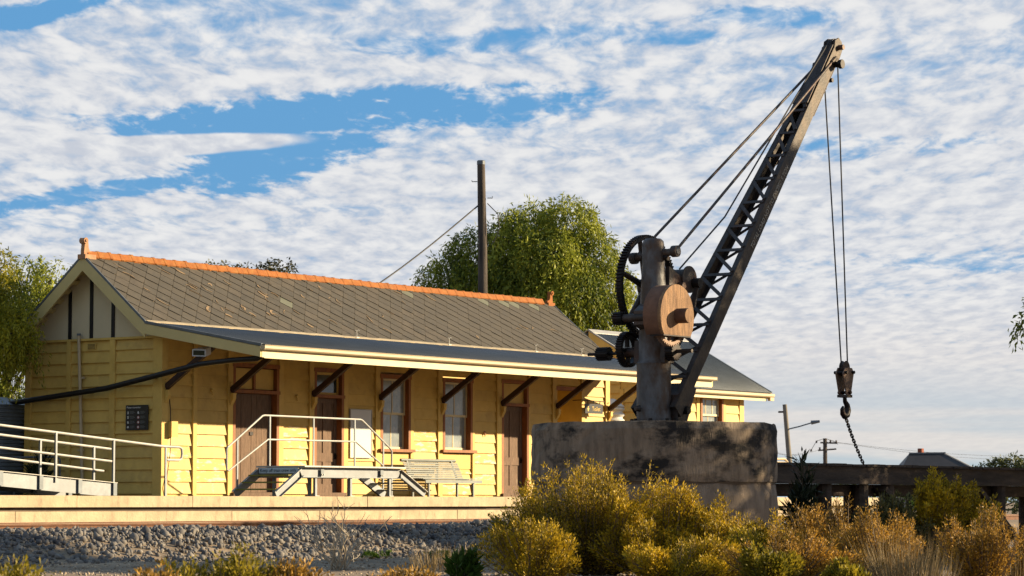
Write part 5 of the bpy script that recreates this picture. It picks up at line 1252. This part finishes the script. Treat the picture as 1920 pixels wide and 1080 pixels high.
MB().tube([(68.99, 23.52, 4.1), (68.85, 23.72, 4.1)], .05, 6).build('insulator', 'brown_dark', lp_)
def r2(c_, l, z): return at(c_, l, z)
pp = thing('power_pole', (185, 84.5, -.6), 'far power pole with two cross arms and drooping wires', 'power pole')
q = (185.0, 84.5)
MB().tube([(185, 84.5, -.7), (185, 84.5, 5.85)], [.24, .19], 8).build('pole_shaft', 'pole_wood', pp)
MB().beam(r2(q, -.45, 5.45), r2(q, 1.15, 5.40), .14, .14).build('cross_arm', 'pole_wood', pp)
MB().beam(r2(q, -.65, 4.72), r2(q, 1.05, 4.86), .14, .14).build('cross_arm', 'pole_wood', pp)
for l, z in ((-.8, 5.52), (.5, 5.55), (1.05, 5.55), (-1.3, 4.72), (-.5, 4.9)): MB().tube([r2(q, l, z-.1), r2(q, l, z+.12)], .08, 6).build('insulator', 'brown_dark', pp)
MB().tube([r2(q, -1.4, 4.6), r2(q, -.8, 5.6), r2(q, 0, 5.85), r2(q, .8, 5.6), r2(q, 1.2, 5.3)], .025, 4).build('jumper', 'rope', pp)
for k, (l1, z1, d1, l0, z0) in enumerate(((-6.5, 4.75, -10, -1.3, 4.72), (-6.5, 4.55, -10, -.6, 4.78), (30, 4.4, 40, 1.1, 5.45), (34, 5.2, 60, .5, 5.55))):
    w_ = thing('power_line', r2(q, l0, z0), ['upper thin power line left of the far pole', 'lower thin power line left of the far pole', 'lower thin power line right of the far pole', 'upper thin power line right of the far pole'][k], 'wire', 'power lines of the far pole')
    a_ = Vector(r2(q, l0, z0)); b_ = Vector(at(q, l1, z1, d1)); MB().tube([tuple(a_.lerp(b_, s/8) - Vector((0, 0, .5*math.sin(math.pi*s/8)))) for s in range(9)], .013, 4).build('cable', 'rope', w_)
hs = thing('far_house', (131, 53, -.6), 'distant house with dark hipped iron roof and red chimney behind the stage', 'house')
hq = (130.35, 46.15)
def H(l, z, d): return at(hq, l, z, d)
B_ = [H(-3.4, .95, -3.4), H(4.6, .95, -3.4), H(4.6, .95, 4), H(-3.4, .95, 4), H(-1.75, 3.25, 0), H(.72, 3.28, 0)]
MB().raw(B_, [(0, 1, 5, 4), (1, 2, 5), (2, 3, 4, 5), (3, 0, 4), (3, 2, 1, 0)]).build('roof', 'house_tin', hs)
Wv = [H(l, z, d) for z in (-.62, .949) for l, d in ((-3.0, -3.0), (4.2, -3.0), (4.2, 3.6), (-3.0, 3.6))]
MB().raw(Wv, [(0, 1, 5, 4), (1, 2, 6, 5), (2, 3, 7, 6), (3, 0, 4, 7)]).build('wall', 'house_wall', hs)
MB().beam(H(.72, 3.25, -.02), H(4.6, .97, -3.4), .14, .10).build('hip_cap', 'galv_pale', hs)
MB().beam(H(-1.75, 3.28, 0), H(.78, 3.31, 0), .16, .10).build('ridge_cap', 'steel_grey', hs)
cq = H(-.9, 0, .3); B((cq[0]-.16, cq[1]-.16, 3.0), (cq[0]+.16, cq[1]+.16, 3.62)).build('chimney', 'brick_red', hs)
FT = 'far green trees and shrubs behind the stage'
k = 0
for lb_, xy, lobs, m_ in (
        ('far pale green tree at the right edge above the stage', (139.3, 45.2), ((-.3, 2.35, .9), (.8, 2.5, .9), (1.8, 2.2, 1.0), (-1.5, 1.9, .8), (-2.6, 1.7, .7), (.5, 1.2, 1.3), (2.8, 1.6, 1.2), (-1.6, .8, 1.1)), 'leaf_far'),
        ('far green shrub seen under the stage just right of the plinth', (40.5, 5.5), ((-.6, -.1, .6), (.4, .1, .6), (1.2, -.1, .5)), 'leaf_bright'),
        ('far green shrub seen under the stage between its first posts', (42.5, 3.2), ((-.6, .1, .6), (.5, .15, .6), (1.4, -.1, .5)), 'leaf_bright'),
        ('far olive shrub seen under the stage behind the chain', (44.0, .9), ((-.8, .1, .6), (.4, .2, .7), (1.5, 0, .6)), 'leaf_far'),
        ('far grey green shrub seen under the middle of the stage', (46.5, -1.6), ((-.8, .1, .7), (.5, .15, .7), (1.6, .1, .7)), 'leaf_far'),
        ('far grey green shrub seen under the stage behind the flat-topped shrub', (49, -4.2), ((-.8, .1, .7), (.5, .15, .7), (1.6, .1, .7)), 'leaf_far'),
        ('far dark green shrub seen under the stage near the right brace', (51, -6.6), ((-.9, .1, .8), (.5, .1, .8), (1.7, .1, .7)), 'leaf_pepper'),
        ('far dark green shrub seen under the right end of the stage', (53.5, -9.2), ((-.8, .1, .8), (.5, .1, .8), (1.8, .1, .8)), 'leaf_pepper')):
    k += 1
    tree('far_tree' if k == 1 else 'far_shrub', lb_, (xy[0], xy[1], -.6), [(at(xy, l, z), (r, r, r*.8)) for l, z, r in lobs], m_, per=30, nl=10, slen=.4, leaf=(.16, .07) if k > 1 else (.26, .12), droop=.4, seed=100+k, group=FT, trunk=(.12, .04), cat='tree' if k == 1 else 'shrub', limb_r=.02)
S.cycles.max_bounces = 6; S.cycles.diffuse_bounces = 3; S.cycles.glossy_bounces = 2; S.cycles.transmission_bounces = 2; S.cycles.transparent_max_bounces = 4
